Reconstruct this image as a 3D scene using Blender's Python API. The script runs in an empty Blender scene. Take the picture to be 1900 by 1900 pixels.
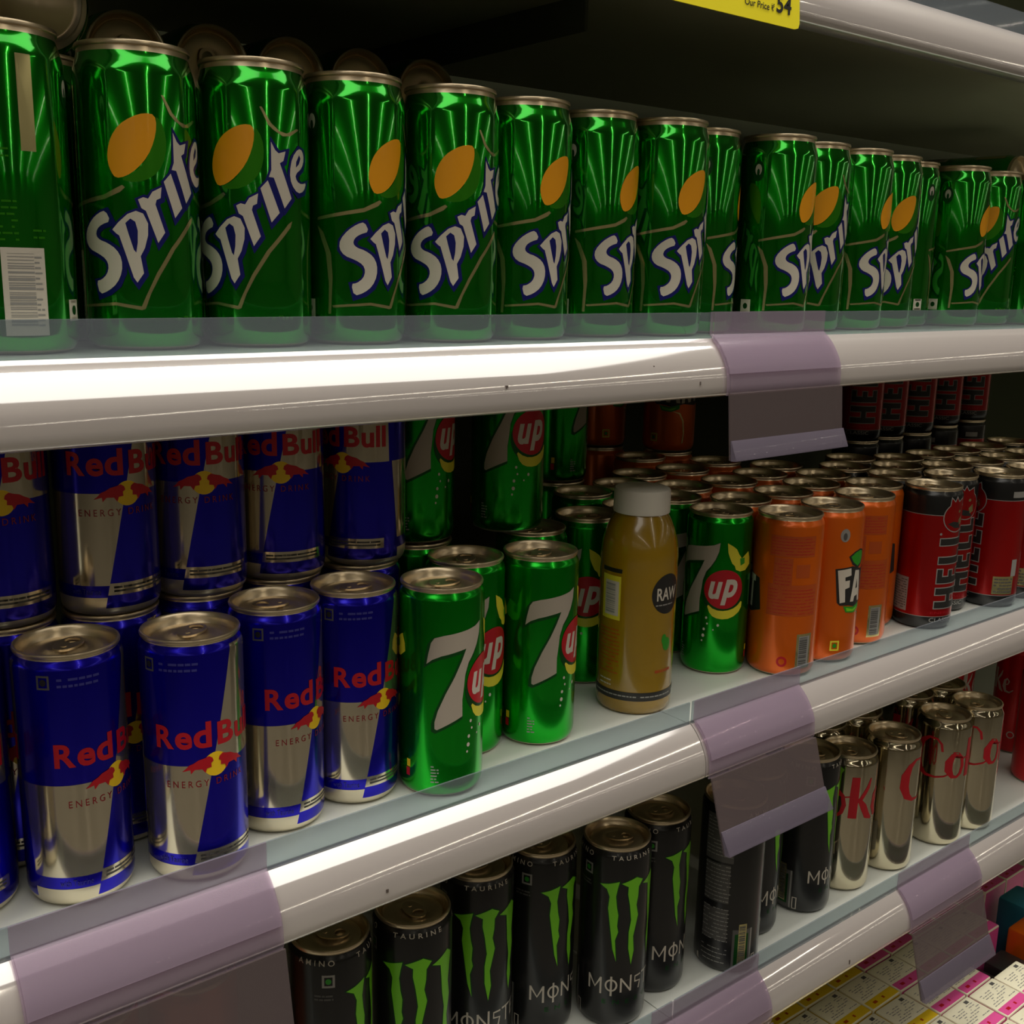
import bpy, bmesh, math, random
from mathutils import Vector, Matrix
from mathutils.geometry import tessellate_polygon
random.seed(7)
PI = math.pi
S = bpy.context.scene
C = S.collection

# ------------------------------------------------------------------ camera
CZ = 1.30                                   # eye height above the floor
YAW, PITCH, ROLL = 0.68087337, 0.21606843, 0.02171119
cam_d = bpy.data.cameras.new('camera')
cam = bpy.data.objects.new('camera', cam_d)
C.objects.link(cam)
cy, sy, cp, sp = math.cos(YAW), math.sin(YAW), math.cos(PITCH), math.sin(PITCH)
fwd = Vector((sy * cp, cy * cp, -sp))
right = Vector((cy, -sy, 0.0))
up = right.cross(fwd)
cr, sr = math.cos(ROLL), math.sin(ROLL)
r2 = cr * right + sr * up
u2 = -sr * right + cr * up
m = Matrix((r2, u2, -fwd)).transposed().to_4x4()
m.translation = Vector((0, 0, CZ))
cam.matrix_world = m
cam_d.sensor_width = 36.0
cam_d.lens = 2047.42 / 1900 * 36.0
cam_d.clip_start = 0.02
S.camera = cam

# ------------------------------------------------------------------ world, lights, exposure
S.view_settings.view_transform = 'Standard'
S.view_settings.look = 'None'
S.view_settings.exposure = 0.0
S.view_settings.gamma = 1.0
S.view_settings.use_curve_mapping = False
W = bpy.data.worlds.new('store_air')
S.world = W
W.use_nodes = True
W.node_tree.nodes['Background'].inputs[0].default_value = (1.0, 0.92, 0.75, 1)
W.node_tree.nodes['Background'].inputs[1].default_value = 0.004

WARM = (1.0, 0.90, 0.72)


def area(name, loc, sx, sy_, power, col=WARM, rot=(0, 0, 0)):
    d = bpy.data.lights.new(name, 'AREA')
    d.shape = 'RECTANGLE'
    d.size, d.size_y = sx, sy_
    d.energy = power
    d.color = col
    o = bpy.data.objects.new(name, d)
    o.location = loc
    o.rotation_euler = rot
    C.objects.link(o)
    return o


CEIL = 3.10
LAMP_X = [-9.6, -6.2, -2.8, 0.6, 4.0, 7.4, 10.8]
for lx in LAMP_X:
    area('ceiling_strip_light', (lx, -8.3, CEIL - 0.075), 0.020, 13.0, 32)
area('aisle_light_panel', (0.05, -0.65, CEIL - 0.045), 5.1, 1.42, 46.0, (1.0, 0.95, 0.87))
area('fridge_row_light', (0.05, 0.18, CEIL - 0.055), 5.1, 0.24, 75.0, (1.0, 0.955, 0.88))
S.cycles.transparent_max_bounces = 24



# ------------------------------------------------------------------ materials
def mat(name, col, metal=0.0, rough=0.4, coat=0.0, coat_rough=0.05, bump=0.0, bscale=60.0, stretch=(1, 1, 1),
        mottle=0.0, mscale=8.0, spec=0.5):
    mt = bpy.data.materials.new(name)
    mt.use_nodes = True
    nt = mt.node_tree
    b = nt.nodes['Principled BSDF']
    b.inputs['Base Color'].default_value = (*col, 1)
    b.inputs['Metallic'].default_value = metal
    b.inputs['Roughness'].default_value = rough
    b.inputs['Coat Weight'].default_value = coat
    b.inputs['Coat Roughness'].default_value = coat_rough
    b.inputs['Specular IOR Level'].default_value = spec
    if bump or mottle:
        tc = nt.nodes.new('ShaderNodeTexCoord')
        mp = nt.nodes.new('ShaderNodeMapping')
        mp.inputs['Scale'].default_value = stretch
        nt.links.new(tc.outputs['Object'], mp.inputs[0])
    if bump:
        n = nt.nodes.new('ShaderNodeTexNoise')
        n.inputs['Scale'].default_value = bscale
        n.inputs['Detail'].default_value = 3
        bp = nt.nodes.new('ShaderNodeBump')
        bp.inputs['Strength'].default_value = bump
        bp.inputs['Distance'].default_value = 0.001
        nt.links.new(mp.outputs[0], n.inputs['Vector'])
        nt.links.new(n.outputs['Fac'], bp.inputs['Height'])
        nt.links.new(bp.outputs[0], b.inputs['Normal'])
    if mottle:
        n = nt.nodes.new('ShaderNodeTexNoise')
        n.inputs['Scale'].default_value = mscale
        n.inputs['Detail'].default_value = 5
        nt.links.new(mp.outputs[0], n.inputs['Vector'])
        mx = nt.nodes.new('ShaderNodeMix')
        mx.data_type = 'RGBA'
        mx.inputs[6].default_value = (*[c * (1 - mottle) for c in col], 1)
        mx.inputs[7].default_value = (*[min(1, c * (1 + mottle)) for c in col], 1)
        nt.links.new(n.outputs['Fac'], mx.inputs[0])
        nt.links.new(mx.outputs[2], b.inputs['Base Color'])
    return mt


def clear_plastic(name, tint, body, haze):
    """thin clear plastic: mostly see-through, with a milky surface"""
    mt = bpy.data.materials.new(name)
    mt.use_nodes = True
    nt = mt.node_tree
    b = nt.nodes['Principled BSDF']
    b.inputs['Base Color'].default_value = (*body, 1)
    b.inputs['Roughness'].default_value = 0.22
    b.inputs['Coat Weight'].default_value = 0.5
    tr = nt.nodes.new('ShaderNodeBsdfTransparent')
    tr.inputs[0].default_value = (*tint, 1)
    mx = nt.nodes.new('ShaderNodeMixShader')
    mx.inputs[0].default_value = haze
    nt.links.new(tr.outputs[0], mx.inputs[1])
    nt.links.new(b.outputs[0], mx.inputs[2])
    nt.links.new(mx.outputs[0], nt.nodes['Material Output'].inputs[0])
    return mt


CAN_B = dict(bump=0.08, bscale=90, stretch=(1, 1, 0.12))
MT = dict(
    green=mat('green_lacquered_aluminium', (0.002, 0.34, 0.006), 0.92, 0.12, 0.9, 0.04, **CAN_B),
    green7=mat('deep_green_lacquered_aluminium', (0.002, 0.38, 0.012), 0.92, 0.21, 0.25, 0.10, **CAN_B),
    lime=mat('lime_green_ink', (0.035, 0.26, 0.006), 0.7, 0.3),
    blue=mat('blue_lacquered_aluminium', (0.010, 0.004, 0.46), 0.85, 0.22, 0.25, 0.1, **CAN_B),
    silver=mat('bare_aluminium_print', (0.66, 0.59, 0.45), 0.94, 0.13, 0.1, 0.1, **CAN_B),
    mirror=mat('polished_silver_can', (0.58, 0.52, 0.38), 1.0, 0.10, 0.0, 0.1, **CAN_B),
    lid=mat('brushed_can_end', (0.72, 0.59, 0.40), 0.92, 0.30, bump=0.05, bscale=200),
    foot=mat('can_foot_aluminium', (0.70, 0.63, 0.47), 0.75, 0.32),
    orange=mat('orange_lacquered_aluminium', (0.68, 0.115, 0.002), 0.45, 0.30, 0.25, 0.1, **CAN_B),
    orange_d=mat('brown_orange_ink', (0.42, 0.065, 0.006), 0.2, 0.45),
    red=mat('red_lacquered_aluminium', (0.34, 0.003, 0.003), 0.6, 0.28, 0.2, 0.1, **CAN_B),
    redink=mat('red_ink', (0.42, 0.004, 0.012), 0.1, 0.4),
    redd=mat('dark_red_small_print', (0.22, 0.006, 0.012), 0.2, 0.4),
    cokered=mat('bright_red_lacquer', (0.55, 0.006, 0.008), 0.4, 0.3, 0.2),
    black=mat('black_lacquer', (0.010, 0.010, 0.010), 0.2, 0.28, 0.2, 0.1, **CAN_B),
    blacki=mat('black_ink', (0.012, 0.011, 0.010), 0.0, 0.45),
    white=mat('white_ink', (0.52, 0.47, 0.39), 0.0, 0.38, 0.3, 0.08),
    white7=mat('shade_toned_white_ink', (0.36, 0.31, 0.25), 0.0, 0.42, 0.2, 0.1),  # white print of the seven, darkened to stand in for shelf shade
    navy=mat('navy_ink', (0.010, 0.013, 0.16), 0.5, 0.3, 0.2),
    lemon=mat('orange_yellow_ink', (0.74, 0.30, 0.002), 0.05, 0.36, 0.25, 0.08),
    yellow=mat('yellow_ink', (0.75, 0.48, 0.01), 0.0, 0.4),
    lemon2=mat('lemon_wedge_ink', (0.62, 0.55, 0.03), 0.0, 0.4),
    gold=mat('pale_gold_foil_ink', (0.62, 0.55, 0.26), 0.9, 0.24),
    claw=mat('acid_green_ink', (0.16, 0.52, 0.012), 0.1, 0.38),
    grey=mat('grey_ink', (0.28, 0.27, 0.25), 0.2, 0.4),
    greyd=mat('dark_grey_ink', (0.075, 0.072, 0.066), 0.1, 0.45),
    dkgreen=mat('dark_green_ink', (0.006, 0.075, 0.012), 0.6, 0.35),
    leaf=mat('leaf_green_ink', (0.02, 0.26, 0.012), 0.1, 0.4),
    dkblue=mat('pale_blue_small_print', (0.045, 0.045, 0.26), 0.4, 0.4),
    juice=mat('mango_juice_in_clear_plastic', (0.27, 0.155, 0.003), 0.0, 0.22, 0.6, 0.06, spec=0.6, mottle=0.10, mscale=30),
    cap=mat('white_cap_plastic', (0.66, 0.62, 0.54), 0.0, 0.42),
    board=mat('white_enamel_shelf', (0.68, 0.70, 0.64), 0.0, 0.30, 0.3, 0.15, mottle=0.05, mscale=9),
    lip=mat('glossy_white_shelf_edge', (0.42, 0.375, 0.35), 0.0, 0.40, 1.0, 0.07, mottle=0.03, mscale=7, stretch=(0.3, 3, 3)),
    speck=mat('dirt_speck', (0.08, 0.06, 0.05), 0.0, 0.8),
    seam=mat('dark_seam', (0.02, 0.02, 0.025), 0.0, 0.7),
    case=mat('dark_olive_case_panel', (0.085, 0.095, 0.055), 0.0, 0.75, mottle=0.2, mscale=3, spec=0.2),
    under=mat('shade_toned_shelf_underside', (0.42, 0.43, 0.27), 0.0, 0.6, mottle=0.1, mscale=5),  # shade under the white boards, put into the colour of their bottom face
    case2=mat('dark_case_grille', (0.030, 0.030, 0.022), 0.0, 0.6),
    casew=mat('cream_case_enamel', (0.55, 0.52, 0.42), 0.0, 0.35, 0.2),
    tagyellow=mat('yellow_price_card', (0.86, 0.74, 0.01), 0.0, 0.45, 0.3, 0.1),
    strip=clear_plastic('clear_upstand_plastic', (0.78, 0.84, 0.85), (0.23, 0.25, 0.28), 0.33),
    holder=clear_plastic('clear_lilac_holder_plastic', (0.90, 0.84, 0.89), (0.36, 0.30, 0.36), 0.28),
    flap=clear_plastic('hazy_hanging_flap_plastic', (0.80, 0.75, 0.74), (0.115, 0.088, 0.088), 0.55),
    flap2=clear_plastic('hazy_pocket_plastic', (0.80, 0.76, 0.80), (0.16, 0.135, 0.175), 0.55),
    carton=mat('cream_carton_board', (0.72, 0.68, 0.50), 0.0, 0.5, mottle=0.05, mscale=60),
    pink=mat('pink_carton_band', (0.62, 0.07, 0.26), 0.0, 0.45),
    yelband=mat('yellow_carton_band', (0.68, 0.46, 0.008), 0.0, 0.45),
    floor=mat('grey_vinyl_floor', (0.16, 0.145, 0.12), 0.0, 0.35, mottle=0.15, mscale=2),
    wall=mat('warm_painted_wall', (0.42, 0.38, 0.28), 0.0, 0.7, mottle=0.05, mscale=2),
    ceil=mat('ceiling_paint', (0.40, 0.38, 0.32), 0.0, 0.8, mottle=0.04, mscale=2),
    lampbody=mat('white_lamp_housing', (0.7, 0.7, 0.66), 0.0, 0.4),
    teal=mat('teal_packet_film', (0.01, 0.12, 0.16), 0.2, 0.35, mottle=0.4, mscale=25),
    creambox=mat('cream_card_box', (0.60, 0.48, 0.28), 0.0, 0.6, mottle=0.05, mscale=20),
)


MT['lip'].node_tree.nodes['Principled BSDF'].inputs['Coat IOR'].default_value = 3.8


# ------------------------------------------------------------------ object helpers
def add(name, me, parent=None, mats=(), loc=None):
    for k in mats:
        me.materials.append(MT[k])
    o = bpy.data.objects.new(name, me)
    C.objects.link(o)
    if parent:
        o.parent = parent
    if loc:
        o.location = loc
    return o


def tag(o, label=None, cat=None, group=None, kind=None):
    if label: o['label'] = label
    if cat: o['category'] = cat
    if group: o['group'] = group
    if kind: o['kind'] = kind
    return o


def thing(name, label, cat, loc=(0, 0, 0), rz=0.0, group=None, kind=None):
    o = bpy.data.objects.new(name, None)
    o.empty_display_size = 0.02
    C.objects.link(o)
    o.location = loc
    o.rotation_euler = (0, 0, rz)
    return tag(o, label, cat, group, kind)


def copy_tree(o, parent=None):
    c = o.copy()
    C.objects.link(c)
    c.parent = parent
    for ch in list(o.children):
        copy_tree(ch, c)
    return c


def bm_mesh(name, bm, smooth=False):
    me = bpy.data.meshes.new(name)
    bm.to_mesh(me)
    bm.free()
    me.set_sharp_from_angle(angle=0.7)
    if smooth:
        me.polygons.foreach_set('use_smooth', [True] * len(me.polygons))
    return me


def box(bm, x0, x1, y0, y1, z0, z1, mi=0, bev=0.0):
    vs = [bm.verts.new((x, y, z)) for x in (x0, x1) for y in (y0, y1) for z in (z0, z1)]
    fs = []
    for q in ((0, 1, 3, 2), (4, 6, 7, 5), (0, 4, 5, 1), (2, 3, 7, 6), (0, 2, 6, 4), (1, 5, 7, 3)):
        f = bm.faces.new([vs[i] for i in q])
        f.material_index = mi
        fs.append(f)
    if bev:
        es = list({e for f in fs for e in f.edges})
        bmesh.ops.bevel(bm, geom=es, offset=bev, segments=2, affect='EDGES', profile=0.5, material=mi)
    return fs


def box_obj(name, dims, matkey, parent=None, bev=0.0):
    bm = bmesh.new()
    box(bm, *dims, bev=bev)
    return add(name, bm_mesh(name, bm), parent, [matkey])


def extrude_x(bm, prof, x0, x1, mi=0, smooth=True, caps=True):
    """closed profile [(y,z)] swept along X"""
    a = [bm.verts.new((x0, y, z)) for y, z in prof]
    b = [bm.verts.new((x1, y, z)) for y, z in prof]
    n = len(prof)
    for i in range(n):
        f = bm.faces.new((a[i], a[(i + 1) % n], b[(i + 1) % n], b[i]))
        f.material_index = mi
        f.smooth = smooth
    if caps:
        for ring in (a[::-1], b):
            f = bm.faces.new([bm.verts.new(v.co) for v in ring])
            f.material_index = mi
    bmesh.ops.recalc_face_normals(bm, faces=bm.faces)


# ------------------------------------------------------------------ 2-D artwork
_text_cache = {}


def text2d(s, bold=0.0, shear=0.0, space=1.0):
    key = (s, bold, shear, space)
    if key in _text_cache:
        return _text_cache[key]
    cu = bpy.data.curves.new('lettering', 'FONT')
    cu.body = s
    cu.size = 1.0
    cu.offset = bold
    cu.shear = shear
    cu.space_character = space
    cu.resolution_u = 4
    o = bpy.data.objects.new('lettering', cu)
    C.objects.link(o)
    dg = bpy.context.evaluated_depsgraph_get()
    ev = o.evaluated_get(dg)
    me = ev.to_mesh()
    vs = [(v.co.x, v.co.y) for v in me.vertices]
    fs = [tuple(p.vertices) for p in me.polygons]
    ev.to_mesh_clear()
    bpy.data.objects.remove(o)
    bpy.data.curves.remove(cu)
    if not vs:
        vs, fs = [(0, 0), (1, 0), (1, 1)], []
    x0, x1 = min(v[0] for v in vs), max(v[0] for v in vs)
    y0, y1 = min(v[1] for v in vs), max(v[1] for v in vs)
    vs = [((x - x0) / max(1e-6, x1 - x0), (y - y0) / max(1e-6, y1 - y0)) for x, y in vs]
    _text_cache[key] = (vs, fs)
    return vs, fs


def grow(pts, d):
    """outline moved outwards by d"""
    n = len(pts)
    ar = sum(pts[i][0] * pts[(i + 1) % n][1] - pts[(i + 1) % n][0] * pts[i][1] for i in range(n))
    sg = 1 if ar > 0 else -1
    out = []
    for i in range(n):
        ax, ay = pts[i - 1]
        bx, by = pts[i]
        cx, cyy = pts[(i + 1) % n]
        n1 = Vector((by - ay, ax - bx))
        n2 = Vector((cyy - by, bx - cx))
        if n1.length > 0: n1.normalize()
        if n2.length > 0: n2.normalize()
        q = n1 + n2
        k = q.length
        if k < 0.3:
            q = n1
        else:
            q = q / k * min(1.9, 2.0 / k)
        out.append((bx + sg * d * q.x, by + sg * d * q.y))
    return out


def smooth_poly(pts, it=1):
    for _ in range(it):
        out = []
        n = len(pts)
        for i in range(n):
            a, b = pts[i], pts[(i + 1) % n]
            out.append((a[0] * .75 + b[0] * .25, a[1] * .75 + b[1] * .25))
            out.append((a[0] * .25 + b[0] * .75, a[1] * .25 + b[1] * .75))
        pts = out
    return pts


def ellipse(cx, cz, a, b, n=28):
    return [(cx + a * math.cos(2 * PI * i / n), cz + b * math.sin(2 * PI * i / n)) for i in range(n)]


def stroke(pts, w):
    """polyline with widths -> outline"""
    L, R = [], []
    n = len(pts)
    for i, p in enumerate(pts):
        a, b = pts[max(0, i - 1)], pts[min(n - 1, i + 1)]
        d = Vector((b[0] - a[0], b[1] - a[1]))
        d.normalize()
        ww = (w[i] if isinstance(w, (list, tuple)) else w) / 2
        L.append((p[0] - d.y * ww, p[1] + d.x * ww))
        R.append((p[0] + d.y * ww, p[1] - d.x * ww))
    return L + R[::-1]


class Wrap:
    """artwork in millimetres (s along the wall, z up) wrapped on a lathed wall"""

    def __init__(self, prof, base_zones, seg=72):
        prof = list(prof)                     # [(r,z)] in metres, outside wall from the foot to the top
        for lim, mk in base_zones:
            for i in range(len(prof) - 1):
                (ra, za), (rb, zb) = prof[i], prof[i + 1]
                if za + 1e-5 < lim < zb - 1e-5:
                    prof.insert(i + 1, (ra + (rb - ra) * (lim - za) / (zb - za), lim))
                    break
        self.prof = prof
        self.seg = seg
        self.slots = []
        self.bm = bmesh.new()
        self.dome = {}
        self.rmax = max(r for r, z in prof)
        self.zs = sorted({z for r, z in prof})
        rings = []
        for r, z in prof:
            rings.append([self.bm.verts.new((r * math.sin(2 * PI * k / seg), -r * math.cos(2 * PI * k / seg), z))
                          for k in range(seg)])
        for i in range(len(prof) - 1):
            zm = (prof[i][1] + prof[i + 1][1]) / 2
            mk = next(mm for lim, mm in base_zones if zm <= lim)
            mi = self.slot(mk)
            for k in range(seg):
                f = self.bm.faces.new((rings[i][k], rings[i][(k + 1) % seg], rings[i + 1][(k + 1) % seg], rings[i + 1][k]))
                f.material_index = mi
                f.smooth = True
        # domed base inside the foot ring
        mi = self.slot('lid' if base_zones[0][1] == 'foot' else base_zones[0][1])
        prev, r0 = rings[0], prof[0][0]
        for t in (0.93, 0.82, 0.66, 0.46, 0.24):
            z = prof[0][1] + 0.0095 * (1 - t * t) ** 0.75
            ring = [self.bm.verts.new((r0 * t * math.sin(2 * PI * k / seg), -r0 * t * math.cos(2 * PI * k / seg), z)) for k in range(seg)]
            self.dome.update({v: (z, t) for v in ring})
            for k in range(seg):
                f = self.bm.faces.new((prev[(k + 1) % seg], prev[k], ring[k], ring[(k + 1) % seg]))
                f.material_index = mi
                f.smooth = True
            prev = ring
        self.bm.faces.new(prev[::-1]).material_index = mi

    def slot(self, k):
        if k not in self.slots:
            self.slots.append(k)
        return self.slots.index(k)

    def rad(self, z):
        p = self.prof
        for i in range(len(p) - 1):
            if p[i][1] <= z <= p[i + 1][1] and p[i + 1][1] > p[i][1]:
                t = (z - p[i][1]) / (p[i + 1][1] - p[i][1])
                return p[i][0] + t * (p[i + 1][0] - p[i][0])
        return p[-1][0] if z > p[-1][1] else p[0][0]

    def faces2d(self, vs, fs, mk, layer, step=1.6):
        t = bmesh.new()
        tv = [t.verts.new((x, y, 0)) for x, y in vs]
        for f in fs:
            if len(set(f)) < 3: continue
            try:
                t.faces.new([tv[i] for i in f])
            except ValueError:
                pass
        xs = [v[0] for v in vs]
        zs = [v[1] for v in vs]
        k = math.ceil(min(xs) / step)
        while k * step < max(xs):
            bmesh.ops.bisect_plane(t, geom=t.verts[:] + t.edges[:] + t.faces[:], plane_co=(k * step, 0, 0), plane_no=(1, 0, 0))
            k += 1
        for z in self.zs:
            if min(zs) < z * 1000 < max(zs):
                bmesh.ops.bisect_plane(t, geom=t.verts[:] + t.edges[:] + t.faces[:], plane_co=(0, z * 1000, 0), plane_no=(0, 1, 0))
        mi = self.slot(mk)
        mp = {}
        off = 0.00010 + 0.00007 * layer
        for v in t.verts:
            ph = v.co.x / (self.rmax * 1000)
            z = v.co.y / 1000
            r = self.rad(z) + off
            mp[v] = self.bm.verts.new((r * math.sin(ph), -r * math.cos(ph), z))
        for f in t.faces:
            a = [v.co for v in f.verts]
            ar = sum(a[i].x * a[(i + 1) % len(a)].y - a[(i + 1) % len(a)].x * a[i].y for i in range(len(a)))
            q = [mp[v] for v in f.verts]
            if ar < 0: q.reverse()
            nf = self.bm.faces.new(q)
            nf.material_index = mi
            nf.smooth = True
        t.free()

    def poly(self, pts, mk, layer=1, holes=(), dx=0.0):
        rings = [[Vector((x + dx, y, 0)) for x, y in r] for r in (pts, *holes)]
        tri = tessellate_polygon(rings)
        vs = [(v.x, v.y) for r in rings for v in r]
        self.faces2d(vs, tri, mk, layer)

    def rect(self, s0, z0, s1, z1, mk, layer=1):
        self.poly([(s0, z0), (s1, z0), (s1, z1), (s0, z1)], mk, layer)

    def frame(self, s0, z0, s1, z1, w, mk, layer=1):
        self.rect(s0, z0, s1, z0 + w, mk, layer)
        self.rect(s0, z1 - w, s1, z1, mk, layer)
        self.rect(s0, z0 + w, s0 + w, z1 - w, mk, layer)
        self.rect(s1 - w, z0 + w, s1, z1 - w, mk, layer)

    def text(self, s, bx, mk, layer=2, bold=0.0, shear=0.0, space=1.0, turn=False, dx=0.0):
        vs, fs = text2d(s, bold, shear, space)
        s0, z0, s1, z1 = bx
        if turn:      # reads upwards
            vs = [(s1 - y * (s1 - s0) + dx, z0 + x * (z1 - z0)) for x, y in vs]
        else:
            vs = [(s0 + x * (s1 - s0) + dx, z0 + y * (z1 - z0)) for x, y in vs]
        self.faces2d(vs, fs, mk, layer)

    def lines(self, s0, z0, s1, z1, n, mk, layer=1, th=0.5):
        """rows of print too small to read"""
        for i in range(n):
            z = z1 - (z1 - z0) * (i + 0.5) / n
            x = s0
            while x < s1 - 1:
                w = random.uniform(1.2, 4.5)
                e = min(s1, x + w)
                if random.random() > 0.12:
                    self.rect(x, z - th / 2, e, z + th / 2, mk, layer)
                x = e + 0.6

    def barcode(self, s0, z0, s1, z1, mk='blacki', layer=3):
        z = z0
        while z < z1:
            h = random.choice((0.35, 0.5, 0.9, 1.3))
            self.rect(s0, z, s1, min(z + h, z1), mk, layer)
            z += h + random.choice((0.45, 0.7, 1.1))

    def build(self, name):
        nv = []
        for v in self.bm.verts:
            r = math.hypot(v.co.x, v.co.y)
            z = v.co.z
            e = 0.0004
            if v in self.dome:
                t = self.dome[v][1]
                n = Vector((-v.co.x / r * t * 0.75, -v.co.y / r * t * 0.75, -1))
                n.normalize()
                nv.append(tuple(n))
                continue
            sl = (self.rad(min(z + e, self.prof[-1][1])) - self.rad(max(z - e, 0))) / (2 * e)
            if r < 1e-6:
                nv.append((0, 0, -1))
                continue
            sl = max(-3, min(3, sl))
            n = Vector((v.co.x / r, v.co.y / r, -sl))
            n.normalize()
            nv.append(tuple(n))
        me = bm_mesh(name, self.bm, True)
        me.normals_split_custom_set_from_vertices(nv)
        for k in self.slots:
            me.materials.append(MT[k])
        return me


def lathe_mesh(name, prof, seg=64, close=True):
    bm = bmesh.new()
    rings = []
    for r, z in prof:
        if r < 1e-6:
            rings.append([bm.verts.new((0, 0, z))])
        else:
            rings.append([bm.verts.new((r * math.sin(2 * PI * k / seg), -r * math.cos(2 * PI * k / seg), z)) for k in range(seg)])
    for a, b in zip(rings, rings[1:]):
        for k in range(seg):
            j = (k + 1) % seg
            q = [a[k % len(a)], a[j % len(a)], b[j % len(b)], b[k % len(b)]]
            q = [v for i, v in enumerate(q) if v not in q[:i]]
            if len(q) > 2:
                bm.faces.new(q).smooth = True
    bmesh.ops.recalc_face_normals(bm, faces=bm.faces)
    return bm_mesh(name, bm, True)


# ------------------------------------------------------------------ cans
def wall_profile(R, H, neck, shoulder, foot=0.0215):
    """outside wall of a can: foot ring, bevel, straight wall, rounded shoulder, neck"""
    p = [(foot - 0.0015, 0.0012), (foot, 0.0), (foot + 0.0012, 0.0006)]
    for t in (0.25, 0.5, 0.75, 1.0):
        a = t * PI / 2
        p.append((foot + 0.0012 + (R - foot - 0.0012) * math.sin(a), 0.0006 + 0.0085 * (1 - math.cos(a))))
    z1 = H - shoulder
    p.append((R, z1 * 0.5))
    p.append((R, z1))
    for t in (0.2, 0.4, 0.6, 0.8, 1.0):
        sm = t * t * (3 - 2 * t)
        p.append((R - (R - neck) * (0.35 * t + 0.65 * sm), z1 + (shoulder - 0.0024) * t))
    p.append((neck, H - 0.0015))
    return p


def lid_mesh(R, H, neck):
    rr = neck + 0.0011
    p = [(neck - 0.0004, H - 0.0026), (rr, H - 0.0022), (rr + 0.0002, H - 0.0012), (rr - 0.0002, H - 0.0002), (rr - 0.0010, H),
         (rr - 0.0018, H - 0.0006), (rr - 0.0024, H - 0.0030), (rr - 0.0034, H - 0.0066), (rr - 0.0042, H - 0.0074), (rr - 0.0050, H - 0.0066),
         (rr - 0.0054, H - 0.0052), (rr - 0.0062, H - 0.0048), (0.009, H - 0.0048), (0.0085, H - 0.0052), (0.0, H - 0.0052)]
    return lathe_mesh('lid', p, 56)


def tab_mesh(H):
    bm = bmesh.new()
    z0, z1 = H - 0.0040, H - 0.0029
    n = 24
    out = [(0.0066 * math.cos(2 * PI * i / n), 0.0105 * math.sin(2 * PI * i / n) + 0.002) for i in range(n)]
    inn = [(0.0040 * math.cos(2 * PI * i / n), 0.0036 * math.sin(2 * PI * i / n) + 0.0066) for i in range(n)]
    for za, zb in ((z0, z1),):
        o0 = [bm.verts.new((x, y, za)) for x, y in out]
        o1 = [bm.verts.new((x, y, zb)) for x, y in out]
        i0 = [bm.verts.new((x, y, za)) for x, y in inn]
        i1 = [bm.verts.new((x, y, zb)) for x, y in inn]
        for i in range(n):
            j = (i + 1) % n
            bm.faces.new((o0[i], o0[j], o1[j], o1[i]))
            bm.faces.new((o1[i], o1[j], i1[j], i1[i]))
            bm.faces.new((i1[i], i1[j], i0[j], i0[i]))
            bm.faces.new((i0[i], i0[j], o0[j], o0[i]))
    # rivet that holds the tab on the end
    riv = [bm.verts.new((0.0016 * math.cos(2 * PI * i / 12), 0.0016 * math.sin(2 * PI * i / 12) - 0.003, H - 0.0051)) for i in range(12)]
    rv2 = [bm.verts.new((v.co.x, v.co.y, z1 + 0.0003)) for v in riv]
    for i in range(12):
        bm.faces.new((riv[i], riv[(i + 1) % 12], rv2[(i + 1) % 12], rv2[i]))
    bm.faces.new(rv2)
    bmesh.ops.recalc_face_normals(bm, faces=bm.faces)
    return bm_mesh('pull_tab', bm)


DIM = dict(sprite=(0.0285, 0.1421, 0.0255, 0.0150), slim=(0.0265, 0.1340, 0.0243, 0.0080), fanta=(0.0275, 0.1333, 0.0250, 0.0085),
           tall=(0.0265, 0.1502, 0.0243, 0.0080), coke=(0.0265, 0.1362, 0.0236, 0.0105))
LIDS = {k: lid_mesh(v[0], v[1], v[2]) for k, v in DIM.items()}
TABS = {k: tab_mesh(v[1]) for k, v in DIM.items()}
for me in list(LIDS.values()) + list(TABS.values()):
    me.materials.append(MT['lid'])


def wrap_for(kind, zones, foot=0.0215):
    R, H, nk, sh = DIM[kind]
    return Wrap(wall_profile(R, H, nk, sh, foot), zones)


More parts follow.
